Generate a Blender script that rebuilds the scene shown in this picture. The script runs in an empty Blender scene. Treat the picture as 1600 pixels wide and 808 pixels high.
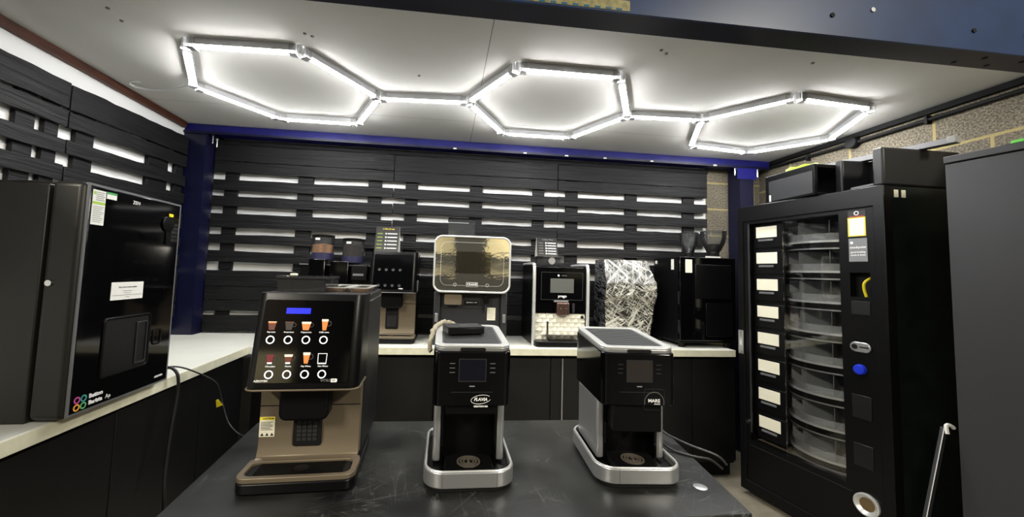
import bpy, bmesh, math, random
from mathutils import Vector, Matrix
random.seed(7)
SC = bpy.context.scene
COL = SC.collection
PI = math.pi

# ------------------------------------------------------------------ camera, world, light, exposure
F, YAW, PITCH, ROLL, PCX, PCY = 606.86, 6.231, 3.924, 1.727, 762.6, 384.0
y_, p_, r_ = (math.radians(a) for a in (YAW, PITCH, ROLL))
fw = Vector((math.sin(y_)*math.cos(p_), math.cos(y_)*math.cos(p_), math.sin(p_)))
rt = Vector((math.cos(y_), -math.sin(y_), 0))
up = rt.cross(fw)
rt2 = math.cos(r_)*rt + math.sin(r_)*up
up2 = -math.sin(r_)*rt + math.cos(r_)*up
cam = bpy.data.cameras.new('camera')
cam.sensor_fit = 'HORIZONTAL'; cam.sensor_width = 36; cam.lens = F/1600*36
cam.shift_x = (800-PCX)/1600; cam.shift_y = -(404-PCY)/1600
cam.clip_start = 0.02
camo = bpy.data.objects.new('camera', cam); COL.objects.link(camo)
camo.matrix_world = Matrix(((rt2.x, up2.x, -fw.x, 0), (rt2.y, up2.y, -fw.y, 0), (rt2.z, up2.z, -fw.z, 1.35), (0, 0, 0, 1)))
SC.camera = camo

TUBE_STRENGTH = 68.0
HALL_POWER = 420.0
WORLD = 0.2
SC.view_settings.view_transform = 'Standard'
SC.view_settings.look = 'None'
SC.view_settings.exposure = 0.58
SC.view_settings.gamma = 1.0
SC.view_settings.use_curve_mapping = False
w = bpy.data.worlds.new('world'); SC.world = w; w.use_nodes = True
w.node_tree.nodes['Background'].inputs[0].default_value = (0.95, 0.97, 1.0, 1)
w.node_tree.nodes['Background'].inputs[1].default_value = WORLD

def area(name, loc, rot, sx, sy, power, col):
    l = bpy.data.lights.new(name, 'AREA'); l.shape = 'RECTANGLE'; l.size = sx; l.size_y = sy
    l.energy = power; l.color = col
    o = bpy.data.objects.new(name, l); COL.objects.link(o); o.location = loc; o.rotation_euler = rot
    return o
# high-bay strip lights of the warehouse hall behind the camera
area('hall_strip_light', (-3.6, -3.4, 4.3), (0, 0, 0), 0.3, 2.4, HALL_POWER, (1.0, 0.93, 0.78))
area('hall_strip_light', (3.8, -3.4, 4.3), (0, 0, 0), 0.3, 2.4, HALL_POWER, (1.0, 0.93, 0.78))

# ------------------------------------------------------------------ materials
def lin(c):
    return tuple(((v/255)/12.92 if v/255 <= 0.04045 else ((v/255+0.055)/1.055)**2.4) for v in c)
def mat(name, rgb, rough=0.5, metal=0.0, emit=None, es=0.0, noise=0.0, nscale=20, nstretch=(1, 1, 1), bump=0.0, bscale=80,
        alpha=1.0, trans=0.0, ior=1.45, coat=0.0, rgb2=None, spec=0.5):
    m = bpy.data.materials.new(name); m.use_nodes = True
    nt = m.node_tree; b = nt.nodes['Principled BSDF']
    c = lin(rgb)
    b.inputs['Base Color'].default_value = (*c, 1)
    b.inputs['Roughness'].default_value = rough
    b.inputs['Metallic'].default_value = metal
    b.inputs['Specular IOR Level'].default_value = spec
    b.inputs['Coat Weight'].default_value = coat
    b.inputs['Coat Roughness'].default_value = 0.05
    b.inputs['Transmission Weight'].default_value = trans
    b.inputs['IOR'].default_value = ior
    b.inputs['Alpha'].default_value = alpha
    if emit is not None:
        b.inputs['Emission Color'].default_value = (*lin(emit), 1)
        b.inputs['Emission Strength'].default_value = es
    if noise or bump:
        tc = nt.nodes.new('ShaderNodeTexCoord'); mp = nt.nodes.new('ShaderNodeMapping')
        mp.inputs['Scale'].default_value = nstretch
        nt.links.new(tc.outputs['Object'], mp.inputs['Vector'])
    if noise:
        n = nt.nodes.new('ShaderNodeTexNoise'); n.inputs['Scale'].default_value = nscale; n.inputs['Detail'].default_value = 6
        nt.links.new(mp.outputs[0], n.inputs['Vector'])
        cr = nt.nodes.new('ShaderNodeValToRGB')
        c2 = lin(rgb2) if rgb2 else tuple(v*(1-noise) for v in c)
        cr.color_ramp.elements[0].color = (*c2, 1); cr.color_ramp.elements[1].color = (*c, 1)
        cr.color_ramp.elements[0].position = 0.35; cr.color_ramp.elements[1].position = 0.65
        nt.links.new(n.outputs['Fac'], cr.inputs[0]); nt.links.new(cr.outputs[0], b.inputs['Base Color'])
    if bump:
        n2 = nt.nodes.new('ShaderNodeTexNoise'); n2.inputs['Scale'].default_value = bscale; n2.inputs['Detail'].default_value = 4
        nt.links.new(mp.outputs[0], n2.inputs['Vector'])
        bp = nt.nodes.new('ShaderNodeBump'); bp.inputs['Strength'].default_value = bump; bp.inputs['Distance'].default_value = 0.01
        nt.links.new(n2.outputs['Fac'], bp.inputs['Height']); nt.links.new(bp.outputs[0], b.inputs['Normal'])
    return m

BLK = mat('black_plastic', (15, 15, 17), 0.42, bump=0.05, bscale=300)
BLKG = mat('gloss_black', (5, 5, 6), 0.07)
BLKS = mat('satin_black', (10, 10, 11), 0.32, spec=0.25)
BLKM = mat('matt_black', (8, 8, 9), 0.7, spec=0.3)
DGREY = mat('dark_grey_plastic', (36, 37, 39), 0.5)
MGREY = mat('mid_grey_plastic', (95, 96, 98), 0.45)
SILV = mat('silver_paint', (176, 177, 178), 0.33, metal=0.75)
SILVL = mat('light_silver_rim', (215, 216, 214), 0.3, metal=0.5)
CHROME = mat('chrome', (210, 210, 210), 0.15, metal=1.0)
BRONZE = mat('bronze_paint', (112, 101, 84), 0.42, metal=0.35)
WHITE = mat('white_label', (226, 226, 220), 0.6)
CREAM = mat('cream_label', (225, 221, 200), 0.55)
GREYL = mat('grey_print', (120, 122, 120), 0.6)
INK = mat('black_ink', (25, 25, 25), 0.6)
YEL = mat('yellow_plastic', (225, 205, 30), 0.5)
YELP = mat('yellow_print', (230, 210, 60), 0.6)
GRNP = mat('green_print', (160, 195, 70), 0.6)
GRN2 = mat('dark_green_print', (70, 160, 90), 0.6)
LETT = mat('white_lettering', (235, 235, 235), 0.5)
BLUEB = mat('blue_button', (30, 50, 190), 0.3)
COUNTER = mat('white_laminate', (226, 226, 216), 0.3, noise=0.06, nscale=6)
CEDGE = mat('counter_edge', (214, 212, 188), 0.45, noise=0.12, nscale=25)
PANELB = mat('black_panel', (12, 12, 13), 0.45, noise=0.3, nscale=8)
WALLW = mat('white_wall_paint', (243, 243, 240), 0.6)
TRIMW = mat('brown_timber', (92, 48, 28), 0.6, noise=0.5, nscale=14, nstretch=(6, 0.6, 6))
def clear(name, tint, dif, fac, rough=0.03):
    m = bpy.data.materials.new(name); m.use_nodes = True; nt = m.node_tree; N = nt.nodes; L = nt.links; N.remove(N['Principled BSDF'])
    tr = N.new('ShaderNodeBsdfTransparent'); tr.inputs[0].default_value = (*lin(tint), 1)
    df = N.new('ShaderNodeBsdfDiffuse'); df.inputs[0].default_value = (*lin(dif), 1)
    gl = N.new('ShaderNodeBsdfGlossy'); gl.inputs['Roughness'].default_value = rough
    m1 = N.new('ShaderNodeMixShader'); m1.inputs[0].default_value = fac; L.new(tr.outputs[0], m1.inputs[1]); L.new(df.outputs[0], m1.inputs[2])
    fr = N.new('ShaderNodeFresnel'); fr.inputs[0].default_value = 1.45
    m2 = N.new('ShaderNodeMixShader'); L.new(fr.outputs[0], m2.inputs[0]); L.new(m1.outputs[0], m2.inputs[1]); L.new(gl.outputs[0], m2.inputs[2])
    L.new(m2.outputs[0], N['Material Output'].inputs[0])
    return m
GLASS = clear('clear_plastic', (250, 250, 250), (200, 200, 200), 0.0)
GLASS2 = clear('frosted_clear_plastic', (244, 245, 245), (170, 172, 172), 0.06, 0.06)
SMOKE = clear('smoked_clear_plastic', (200, 200, 200), (110, 110, 112), 0.16, 0.05)
SMOKED = clear('dark_smoked_plastic', (150, 145, 132), (40, 38, 34), 0.2, 0.05)
CLIP = clear('clear_connector', (250, 250, 250), (245, 245, 245), 0.4, 0.1)
ALU = mat('aluminium', (205, 205, 208), 0.38, metal=0.6)
TUBE = mat('tube_diffuser', (255, 255, 255), 0.4, emit=(255, 255, 255), es=TUBE_STRENGTH)
CABLE = mat('black_cable', (22, 22, 22), 0.45)
CABLEG = mat('grey_cable', (34, 34, 34), 0.45)
CABLEW = mat('white_cable', (225, 225, 225), 0.4)
BLUED = mat('navy_steel', (11, 14, 44), 0.35, noise=0.3, nscale=9)
BLUEV = mat('royal_blue_steel', (28, 28, 112), 0.33, noise=0.25, nscale=14)
BLUEF = mat('slate_blue_steel', (24, 50, 92), 0.35, noise=0.25, nscale=7)
COPPER = mat('copper_spout', (116, 92, 82), 0.22, metal=0.8)
TILEW = mat('white_relief_tile', (218, 215, 198), 0.45)
FLOORM = mat('concrete_floor', (138, 130, 112), 0.7, noise=0.35, nscale=7, bump=0.15, bscale=60)
TANP = mat('tan_powder', (196, 150, 112), 0.9, noise=0.2, nscale=80, bump=0.3, bscale=120)
BEANM = mat('coffee_beans', (40, 22, 16), 0.35, noise=0.5, nscale=160, bump=1.0, bscale=160)
NAVYP = mat('navy_collar', (38, 38, 66), 0.4)
DUST = mat('dusty_ledge', (104, 92, 78), 0.8, noise=0.5, nscale=30)
HALLW = mat('hall_cladding', (230, 220, 180), 0.6)
LIME = mat('lime_hose', (150, 168, 45), 0.5)
ROPE = mat('cream_cord', (168, 160, 138), 0.8, bump=0.6, bscale=300)
GREENS = mat('vending_side_steel', (22, 28, 24), 0.28, noise=0.35, nscale=9)
CABG = mat('charcoal_cabinet', (50, 50, 52), 0.45, bump=0.03, bscale=300)
OLIVE = mat('olive_black_steel', (28, 27, 23), 0.42, noise=0.15, nscale=5)
LCD = mat('blue_lcd', (20, 30, 200), 0.3, emit=(40, 50, 225), es=0.5)
RINGM = mat('lit_ring', (250, 250, 255), 0.4, emit=(250, 250, 255), es=1.0)
SCRD = mat('dark_screen', (12, 13, 24), 0.08, coat=0.5)
SCRG = mat('grey_screen', (92, 94, 90), 0.12, coat=0.5)
SCRB = mat('brown_screen', (84, 70, 48), 0.1, metal=0.5)
def lit(name, rgb): return mat(name, rgb, 0.4, emit=rgb, es=0.4)
I_OR, I_CR, I_BR, I_RD, I_WH, I_DK = (lit('icon_orange', (215, 120, 60)), lit('icon_cream', (240, 215, 190)), lit('icon_brown', (90, 45, 30)),
    lit('icon_maroon', (95, 25, 30)), lit('icon_white', (235, 235, 235)), lit('icon_dark', (48, 40, 36)))

def nodes(m): return m.node_tree, m.node_tree.nodes, m.node_tree.links
# black-stained pallet timber: grain along the board's own x, knots, scuffs
def wood():
    m = mat('black_stained_timber', (30, 30, 32), 0.42); nt, N, L = nodes(m); b = N['Principled BSDF']
    tc = N.new('ShaderNodeTexCoord'); oi = N.new('ShaderNodeObjectInfo')
    ad = N.new('ShaderNodeVectorMath'); ad.operation = 'ADD'
    sc = N.new('ShaderNodeVectorMath'); sc.operation = 'SCALE'; sc.inputs[0].default_value = (7, 3, 5)
    L.new(oi.outputs['Random'], sc.inputs['Scale']); L.new(tc.outputs['Object'], ad.inputs[0]); L.new(sc.outputs[0], ad.inputs[1])
    mp = N.new('ShaderNodeMapping'); mp.inputs['Scale'].default_value = (1.6, 20, 26); L.new(ad.outputs[0], mp.inputs[0])
    n = N.new('ShaderNodeTexNoise'); n.inputs['Scale'].default_value = 2.2; n.inputs['Detail'].default_value = 8; n.inputs['Distortion'].default_value = 0.6
    L.new(mp.outputs[0], n.inputs['Vector'])
    cr = N.new('ShaderNodeValToRGB'); cr.color_ramp.elements[0].position = 0.3; cr.color_ramp.elements[1].position = 0.75
    cr.color_ramp.elements[0].color = (*lin((5, 5, 6)), 1); cr.color_ramp.elements[1].color = (*lin((20, 20, 22)), 1)
    L.new(n.outputs['Fac'], cr.inputs[0])
    n2 = N.new('ShaderNodeTexNoise'); n2.inputs['Scale'].default_value = 9; n2.inputs['Detail'].default_value = 8; L.new(ad.outputs[0], n2.inputs['Vector'])
    c2 = N.new('ShaderNodeValToRGB'); c2.color_ramp.elements[0].position = 0.66; c2.color_ramp.elements[1].position = 0.85
    L.new(n2.outputs['Fac'], c2.inputs[0])
    mx = N.new('ShaderNodeMixRGB'); mx.inputs[2].default_value = (*lin((50, 50, 48)), 1)
    L.new(c2.outputs[0], mx.inputs[0]); L.new(cr.outputs[0], mx.inputs[1]); L.new(mx.outputs[0], b.inputs['Base Color'])
    rr = N.new('ShaderNodeMapRange'); rr.inputs[3].default_value = 0.42; rr.inputs[4].default_value = 0.75; b.inputs['Specular IOR Level'].default_value = 0.35
    L.new(n.outputs['Fac'], rr.inputs[0]); L.new(rr.outputs[0], b.inputs['Roughness'])
    bp = N.new('ShaderNodeBump'); bp.inputs['Strength'].default_value = 0.9; bp.inputs['Distance'].default_value = 0.008
    L.new(n.outputs['Fac'], bp.inputs['Height']); L.new(bp.outputs[0], b.inputs['Normal'])
    return m
WOOD = wood()
# concrete block wall with yellow-tan mortar
def blocks():
    m = mat('concrete_blockwork', (140, 130, 110), 0.85); nt, N, L = nodes(m); b = N['Principled BSDF']
    tc = N.new('ShaderNodeTexCoord'); br = N.new('ShaderNodeTexBrick')
    br.inputs['Scale'].default_value = 1.0; br.inputs['Brick Width'].default_value = 0.45; br.inputs['Row Height'].default_value = 0.223
    br.inputs['Mortar Size'].default_value = 0.008; br.inputs['Mortar Smooth'].default_value = 0.2; br.inputs['Bias'].default_value = 0
    br.offset = 0.5
    L.new(tc.outputs['UV'], br.inputs['Vector'])
    n = N.new('ShaderNodeTexNoise'); n.inputs['Scale'].default_value = 110; n.inputs['Detail'].default_value = 3; L.new(tc.outputs['UV'], n.inputs['Vector'])
    cr = N.new('ShaderNodeValToRGB'); cr.color_ramp.elements[0].position = 0.38; cr.color_ramp.elements[1].position = 0.62
    cr.color_ramp.elements[0].color = (*lin((88, 80, 66)), 1); cr.color_ramp.elements[1].color = (*lin((142, 134, 116)), 1)
    L.new(n.outputs['Fac'], cr.inputs[0])
    n3 = N.new('ShaderNodeTexNoise'); n3.inputs['Scale'].default_value = 4; L.new(tc.outputs['UV'], n3.inputs['Vector'])
    mx2 = N.new('ShaderNodeMixRGB'); mx2.blend_type = 'MULTIPLY'; mx2.inputs[0].default_value = 0.5
    L.new(cr.outputs[0], mx2.inputs[1]); L.new(n3.outputs['Fac'], mx2.inputs[2])
    mx = N.new('ShaderNodeMixRGB'); mx.inputs[2].default_value = (*lin((152, 138, 92)), 1)
    L.new(br.outputs['Fac'], mx.inputs[0]); L.new(mx2.outputs[0], mx.inputs[1]); L.new(mx.outputs[0], b.inputs['Base Color'])
    bp = N.new('ShaderNodeBump'); bp.inputs['Strength'].default_value = 0.6; bp.inputs['Distance'].default_value = 0.005
    L.new(n.outputs['Fac'], bp.inputs['Height']); L.new(bp.outputs[0], b.inputs['Normal'])
    return m
BLOCK = blocks()
# worn black laminate table top with scratches
def scratched():
    m = mat('scratched_black_laminate', (34, 35, 36), 0.35); nt, N, L = nodes(m); b = N['Principled BSDF']
    tc = N.new('ShaderNodeTexCoord'); prev = None
    n0 = N.new('ShaderNodeTexNoise'); n0.inputs['Scale'].default_value = 6; n0.inputs['Detail'].default_value = 9; L.new(tc.outputs['Object'], n0.inputs['Vector'])
    cr = N.new('ShaderNodeValToRGB'); cr.color_ramp.elements[0].position = 0.35; cr.color_ramp.elements[1].position = 0.75
    cr.color_ramp.elements[0].color = (*lin((18, 19, 19)), 1); cr.color_ramp.elements[1].color = (*lin((46, 47, 46)), 1)
    L.new(n0.outputs['Fac'], cr.inputs[0]); prev = cr.outputs[0]
    msk = N.new('ShaderNodeTexNoise'); msk.inputs['Scale'].default_value = 5; msk.inputs['Detail'].default_value = 2; L.new(tc.outputs['Object'], msk.inputs['Vector'])
    mk = N.new('ShaderNodeMapRange'); mk.inputs[1].default_value = 0.45; mk.inputs[2].default_value = 0.62; L.new(msk.outputs['Fac'], mk.inputs[0])
    for ang, s, st, wd in ((0.25, 1.3, 14, 0.006), (-0.5, 1.6, 12, 0.005), (1.7, 1.5, 13, 0.006), (0.9, 1.2, 16, 0.005)):
        mp = N.new('ShaderNodeMapping'); mp.vector_type = 'TEXTURE'; mp.inputs['Rotation'].default_value = (0, 0, ang); mp.inputs['Scale'].default_value = (1, 1/st, 1)
        L.new(tc.outputs['Object'], mp.inputs[0])
        n = N.new('ShaderNodeTexNoise'); n.inputs['Scale'].default_value = s; n.inputs['Detail'].default_value = 2; n.inputs['Distortion'].default_value = 0.15
        L.new(mp.outputs[0], n.inputs['Vector'])
        a = N.new('ShaderNodeMath'); a.operation = 'SUBTRACT'; a.inputs[1].default_value = 0.5; L.new(n.outputs['Fac'], a.inputs[0])
        c = N.new('ShaderNodeMath'); c.operation = 'ABSOLUTE'; L.new(a.outputs[0], c.inputs[0])
        d = N.new('ShaderNodeMapRange'); d.inputs[2].default_value = wd; d.inputs[3].default_value = 0.8; d.inputs[4].default_value = 0.0; L.new(c.outputs[0], d.inputs[0])
        e = N.new('ShaderNodeMath'); e.operation = 'MULTIPLY'; L.new(d.outputs[0], e.inputs[0]); L.new(mk.outputs[0], e.inputs[1])
        mx = N.new('ShaderNodeMixRGB'); mx.inputs[2].default_value = (*lin((84, 86, 84)), 1)
        L.new(e.outputs[0], mx.inputs[0]); L.new(prev, mx.inputs[1]); prev = mx.outputs[0]
    L.new(prev, b.inputs['Base Color'])
    rr = N.new('ShaderNodeMapRange'); rr.inputs[3].default_value = 0.22; rr.inputs[4].default_value = 0.5
    L.new(n0.outputs['Fac'], rr.inputs[0]); L.new(rr.outputs[0], b.inputs['Roughness'])
    return m
TABLE = scratched()
# ceiling board with joints and stains
def ceiling():
    m = mat('ceiling_board', (196, 195, 190), 0.8); nt, N, L = nodes(m); b = N['Principled BSDF']
    tc = N.new('ShaderNodeTexCoord'); sp = N.new('ShaderNodeSeparateXYZ'); L.new(tc.outputs['Object'], sp.inputs[0])
    def line(sock, pos, wd):
        a = N.new('ShaderNodeMath'); a.operation = 'SUBTRACT'; L.new(sock, a.inputs[0]); a.inputs[1].default_value = pos
        c = N.new('ShaderNodeMath'); c.operation = 'ABSOLUTE'; L.new(a.outputs[0], c.inputs[0])
        d = N.new('ShaderNodeMath'); d.operation = 'LESS_THAN'; L.new(c.outputs[0], d.inputs[0]); d.inputs[1].default_value = wd
        return d.outputs[0]
    mxx = N.new('ShaderNodeMath'); mxx.operation = 'MAXIMUM'
    L.new(line(sp.outputs[0], 0.155, 0.0015), mxx.inputs[0]); L.new(line(sp.outputs[1], 2.49, 0.0012), mxx.inputs[1])
    n = N.new('ShaderNodeTexNoise'); n.inputs['Scale'].default_value = 1.4; n.inputs['Detail'].default_value = 5; L.new(tc.outputs['Object'], n.inputs['Vector'])
    cr = N.new('ShaderNodeValToRGB'); cr.color_ramp.elements[0].position = 0.3; cr.color_ramp.elements[1].position = 0.7
    cr.color_ramp.elements[0].color = (*lin((204, 203, 197)), 1); cr.color_ramp.elements[1].color = (*lin((217, 216, 212)), 1)
    L.new(n.outputs['Fac'], cr.inputs[0])
    mp = N.new('ShaderNodeMapping'); mp.inputs['Scale'].default_value = (1, 9, 1); mp.inputs['Rotation'].default_value = (0, 0, 0.08); L.new(tc.outputs['Object'], mp.inputs[0])
    n2 = N.new('ShaderNodeTexNoise'); n2.inputs['Scale'].default_value = 3.1; n2.inputs['Detail'].default_value = 2; L.new(mp.outputs[0], n2.inputs['Vector'])
    c2 = N.new('ShaderNodeValToRGB'); c2.color_ramp.elements[0].position = 0.80; c2.color_ramp.elements[1].position = 0.83; L.new(n2.outputs['Fac'], c2.inputs[0])
    m1 = N.new('ShaderNodeMixRGB'); m1.inputs[2].default_value = (*lin((150, 146, 136)), 1); L.new(c2.outputs[0], m1.inputs[0]); L.new(cr.outputs[0], m1.inputs[1])
    m2 = N.new('ShaderNodeMixRGB'); m2.inputs[2].default_value = (*lin((96, 92, 84)), 1); L.new(mxx.outputs[0], m2.inputs[0]); L.new(m1.outputs[0], m2.inputs[1])
    L.new(m2.outputs[0], b.inputs['Base Color'])
    return m
CEIL = ceiling()
# shrink wrap: streaky silver film over dark body
def wrap(name, dark, light, wd, base):
    m = mat(name, dark, 0.22); nt, N, L = nodes(m); b = N['Principled BSDF']
    tc = N.new('ShaderNodeTexCoord'); acc = None
    for ang, st, s, off in ((0.45, 9, 3, 0), (-0.6, 10, 2.6, 3), (0.85, 8, 3, 7), (-1.2, 9, 2.4, 11), (0.65, 12, 2, 17)):
        mp = N.new('ShaderNodeMapping'); mp.vector_type = 'TEXTURE'; mp.inputs['Rotation'].default_value = (0.15, ang, 0); mp.inputs['Scale'].default_value = (1, 1, 1/st); mp.inputs['Location'].default_value = (off, off, 0)
        L.new(tc.outputs['Object'], mp.inputs[0])
        n = N.new('ShaderNodeTexNoise'); n.inputs['Scale'].default_value = s; n.inputs['Detail'].default_value = 2.5; n.inputs['Distortion'].default_value = 0.8
        L.new(mp.outputs[0], n.inputs['Vector'])
        a = N.new('ShaderNodeMath'); a.operation = 'SUBTRACT'; a.inputs[1].default_value = 0.5; L.new(n.outputs['Fac'], a.inputs[0])
        c = N.new('ShaderNodeMath'); c.operation = 'ABSOLUTE'; L.new(a.outputs[0], c.inputs[0])
        d = N.new('ShaderNodeMapRange'); d.inputs[1].default_value = 0.0; d.inputs[2].default_value = wd; d.inputs[3].default_value = 1.0; d.inputs[4].default_value = 0.0
        L.new(c.outputs[0], d.inputs[0])
        if acc is None: acc = d.outputs[0]
        else:
            e = N.new('ShaderNodeMath'); e.operation = 'MAXIMUM'; L.new(acc, e.inputs[0]); L.new(d.outputs[0], e.inputs[1]); acc = e.outputs[0]
    cr = N.new('ShaderNodeValToRGB'); cr.color_ramp.elements[0].position = 0.25; cr.color_ramp.elements[1].position = 1.0
    cr.color_ramp.elements[0].color = (*lin(dark), 1); cr.color_ramp.elements[1].color = (*lin(light), 1)
    L.new(acc, cr.inputs[0]); L.new(cr.outputs[0], b.inputs['Base Color'])
    bp = N.new('ShaderNodeBump'); bp.inputs['Strength'].default_value = 0.8; bp.inputs['Distance'].default_value = 0.01
    L.new(acc, bp.inputs['Height']); L.new(bp.outputs[0], b.inputs['Normal'])
    b.inputs['Metallic'].default_value = 0.3
    return m
WRAPF = wrap('shrink_wrap_film', (52, 50, 45), (220, 218, 205), 0.035, 0)
WRAPT = wrap('shrink_wrap_bunched', (70, 70, 68), (190, 190, 186), 0.06, 0)
WRAPS = wrap('shrink_wrap_side', (20, 20, 22), (140, 142, 146), 0.03, 0)
# gold tinted protective film over a glossy panel
GOLD = mat('gold_tinted_gloss_panel', (228, 222, 204), 0.04, metal=0.95, bump=0.06, bscale=9, nstretch=(1, 1, 2.0))
GOLDS = mat('gold_tinted_screen', (150, 142, 120), 0.06, metal=0.95, bump=0.06, bscale=12, nstretch=(1, 1, 2.5))
# fine grid perforation
def grid(name, c1, c2, s):
    m = mat(name, c1, 0.4); nt, N, L = nodes(m); b = N['Principled BSDF']
    tc = N.new('ShaderNodeTexCoord'); br = N.new('ShaderNodeTexBrick'); br.inputs['Scale'].default_value = s
    br.offset = 0; br.inputs['Brick Width'].default_value = 0.5; br.inputs['Row Height'].default_value = 0.25; br.inputs['Mortar Size'].default_value = 0.03
    mp = N.new('ShaderNodeMapping'); mp.inputs['Rotation'].default_value = (PI/2, 0, 0); L.new(tc.outputs['Object'], mp.inputs[0]); L.new(mp.outputs[0], br.inputs['Vector'])
    br.inputs['Color1'].default_value = br.inputs['Color2'].default_value = (*lin(c1), 1); br.inputs['Mortar'].default_value = (*lin(c2), 1)
    L.new(br.outputs['Color'], b.inputs['Base Color'])
    return m

# ------------------------------------------------------------------ geometry helpers
class MB:
    def __init__(s): s.bm = bmesh.new()
    def _tag(s, n0, m):
        s.bm.faces.ensure_lookup_table()
        for f in s.bm.faces[n0:]: f.material_index = m
    def box(s, x0, x1, y0, y1, z0, z1, m=0):
        n0 = len(s.bm.faces)
        v = [s.bm.verts.new((x, y, z)) for x in (x0, x1) for y in (y0, y1) for z in (z0, z1)]
        for q in ((0, 1, 3, 2), (4, 6, 7, 5), (0, 4, 5, 1), (2, 3, 7, 6), (0, 2, 6, 4), (1, 5, 7, 3)):
            s.bm.faces.new([v[i] for i in q])
        s._tag(n0, m); return s
    def hexa(s, P, m=0):   # 8 points: bottom 4 ccw, top 4 ccw
        n0 = len(s.bm.faces)
        v = [s.bm.verts.new(p) for p in P]
        for q in ((3, 2, 1, 0), (4, 5, 6, 7), (0, 1, 5, 4), (1, 2, 6, 5), (2, 3, 7, 6), (3, 0, 4, 7)):
            s.bm.faces.new([v[i] for i in q])
        s._tag(n0, m); return s
    def prism(s, pts, axis, a0, a1, m=0):
        n0 = len(s.bm.faces)
        def P(p, a):
            return {'x': (a, p[0], p[1]), 'y': (p[0], a, p[1]), 'z': (p[0], p[1], a)}[axis]
        A = [s.bm.verts.new(P(p, a0)) for p in pts]; B = [s.bm.verts.new(P(p, a1)) for p in pts]
        n = len(pts)
        s.bm.faces.new(A[::-1]); s.bm.faces.new(B)
        for i in range(n): s.bm.faces.new((A[i], A[(i+1) % n], B[(i+1) % n], B[i]))
        s._tag(n0, m); return s
    def ring(s, outer, inner, axis, a0, a1, m=0):  # frame between two loops of equal length
        n0 = len(s.bm.faces)
        def P(p, a):
            return {'x': (a, p[0], p[1]), 'y': (p[0], a, p[1]), 'z': (p[0], p[1], a)}[axis]
        L = [[s.bm.verts.new(P(p, a)) for p in q] for q, a in ((outer, a0), (outer, a1), (inner, a1), (inner, a0))]
        n = len(outer)
        for k in range(4):
            A, B = L[k], L[(k+1) % 4]
            for i in range(n): s.bm.faces.new((A[i], A[(i+1) % n], B[(i+1) % n], B[i]))
        s._tag(n0, m); return s
    def lathe(s, prof, c=(0, 0, 0), axis='z', seg=24, m=0):  # prof: (r, h)
        n0 = len(s.bm.faces); rows = []
        for r, h in prof:
            row = []
            for i in range(seg):
                a = 2*PI*i/seg; u, v = r*math.cos(a), r*math.sin(a)
                p = {'z': (u, v, h), 'y': (u, h, v), 'x': (h, u, v)}[axis]
                row.append(s.bm.verts.new((c[0]+p[0], c[1]+p[1], c[2]+p[2])))
            rows.append(row)
        for a, b in zip(rows, rows[1:]):
            for i in range(seg): s.bm.faces.new((a[i], a[(i+1) % seg], b[(i+1) % seg], b[i]))
        for row in (rows[0], rows[-1]):
            if (row[0].co-row[seg//2].co).length > 1e-5: s.bm.faces.new(row)
        s._tag(n0, m); return s
    def tube(s, pts, r, seg=8, m=0, closed=False):
        n0 = len(s.bm.faces); pts = [Vector(p) for p in pts]; rows = []; n = len(pts)
        nrm = None
        for i, p in enumerate(pts):
            if closed: d = pts[(i+1) % n]-pts[i-1]
            else: d = pts[min(i+1, n-1)]-pts[max(i-1, 0)]
            d.normalize()
            if nrm is None: nrm = d.orthogonal().normalized()
            nrm = (nrm-d*nrm.dot(d)).normalized(); b = d.cross(nrm)
            rr = r[i] if isinstance(r, (list, tuple)) else r
            rows.append([s.bm.verts.new(p+(nrm*math.cos(2*PI*k/seg)+b*math.sin(2*PI*k/seg))*rr) for k in range(seg)])
        pr = list(zip(rows, rows[1:])) + ([(rows[-1], rows[0])] if closed else [])
        for a, b in pr:
            for k in range(seg): s.bm.faces.new((a[k], a[(k+1) % seg], b[(k+1) % seg], b[k]))
        if not closed: s.bm.faces.new(rows[0][::-1]); s.bm.faces.new(rows[-1])
        s._tag(n0, m); return s
    def quad(s, P, m=0):
        n0 = len(s.bm.faces); s.bm.faces.new([s.bm.verts.new(p) for p in P]); s._tag(n0, m); return s
    def build(s, name, mats, parent=None, bevel=0, smooth=False, seg=2, uv=None):
        bmesh.ops.recalc_face_normals(s.bm, faces=s.bm.faces)
        me = bpy.data.meshes.new(name)
        if uv:
            l = s.bm.loops.layers.uv.new('UVMap')
            for f in s.bm.faces:
                for lp in f.loops:
                    lp[l].uv = uv(lp.vert.co)
        s.bm.to_mesh(me); s.bm.free()
        for m in (mats if isinstance(mats, (list, tuple)) else [mats]): me.materials.append(m)
        o = bpy.data.objects.new(name, me); COL.objects.link(o)
        if parent: o.parent = parent
        if bevel:
            md = o.modifiers.new('bevel', 'BEVEL'); md.width = bevel; md.segments = seg; md.limit_method = 'ANGLE'; md.angle_limit = math.radians(40)
            md.harden_normals = False
        if smooth or bevel:
            for p in me.polygons: p.use_smooth = True
            try: me.set_sharp_from_angle(angle=math.radians(38))
            except Exception: pass
        return o
def rr(x0, x1, y0, y1, r, n=5):
    out = []
    for cx, cy, a in ((x1-r, y1-r, 0), (x0+r, y1-r, 90), (x0+r, y0+r, 180), (x1-r, y0+r, 270)):
        for i in range(n+1):
            t = math.radians(a+90*i/n); out.append((cx+r*math.cos(t), cy+r*math.sin(t)))
    return out
def circ(cx, cy, r, n=24): return [(cx+r*math.cos(2*PI*i/n), cy+r*math.sin(2*PI*i/n)) for i in range(n)]
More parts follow.
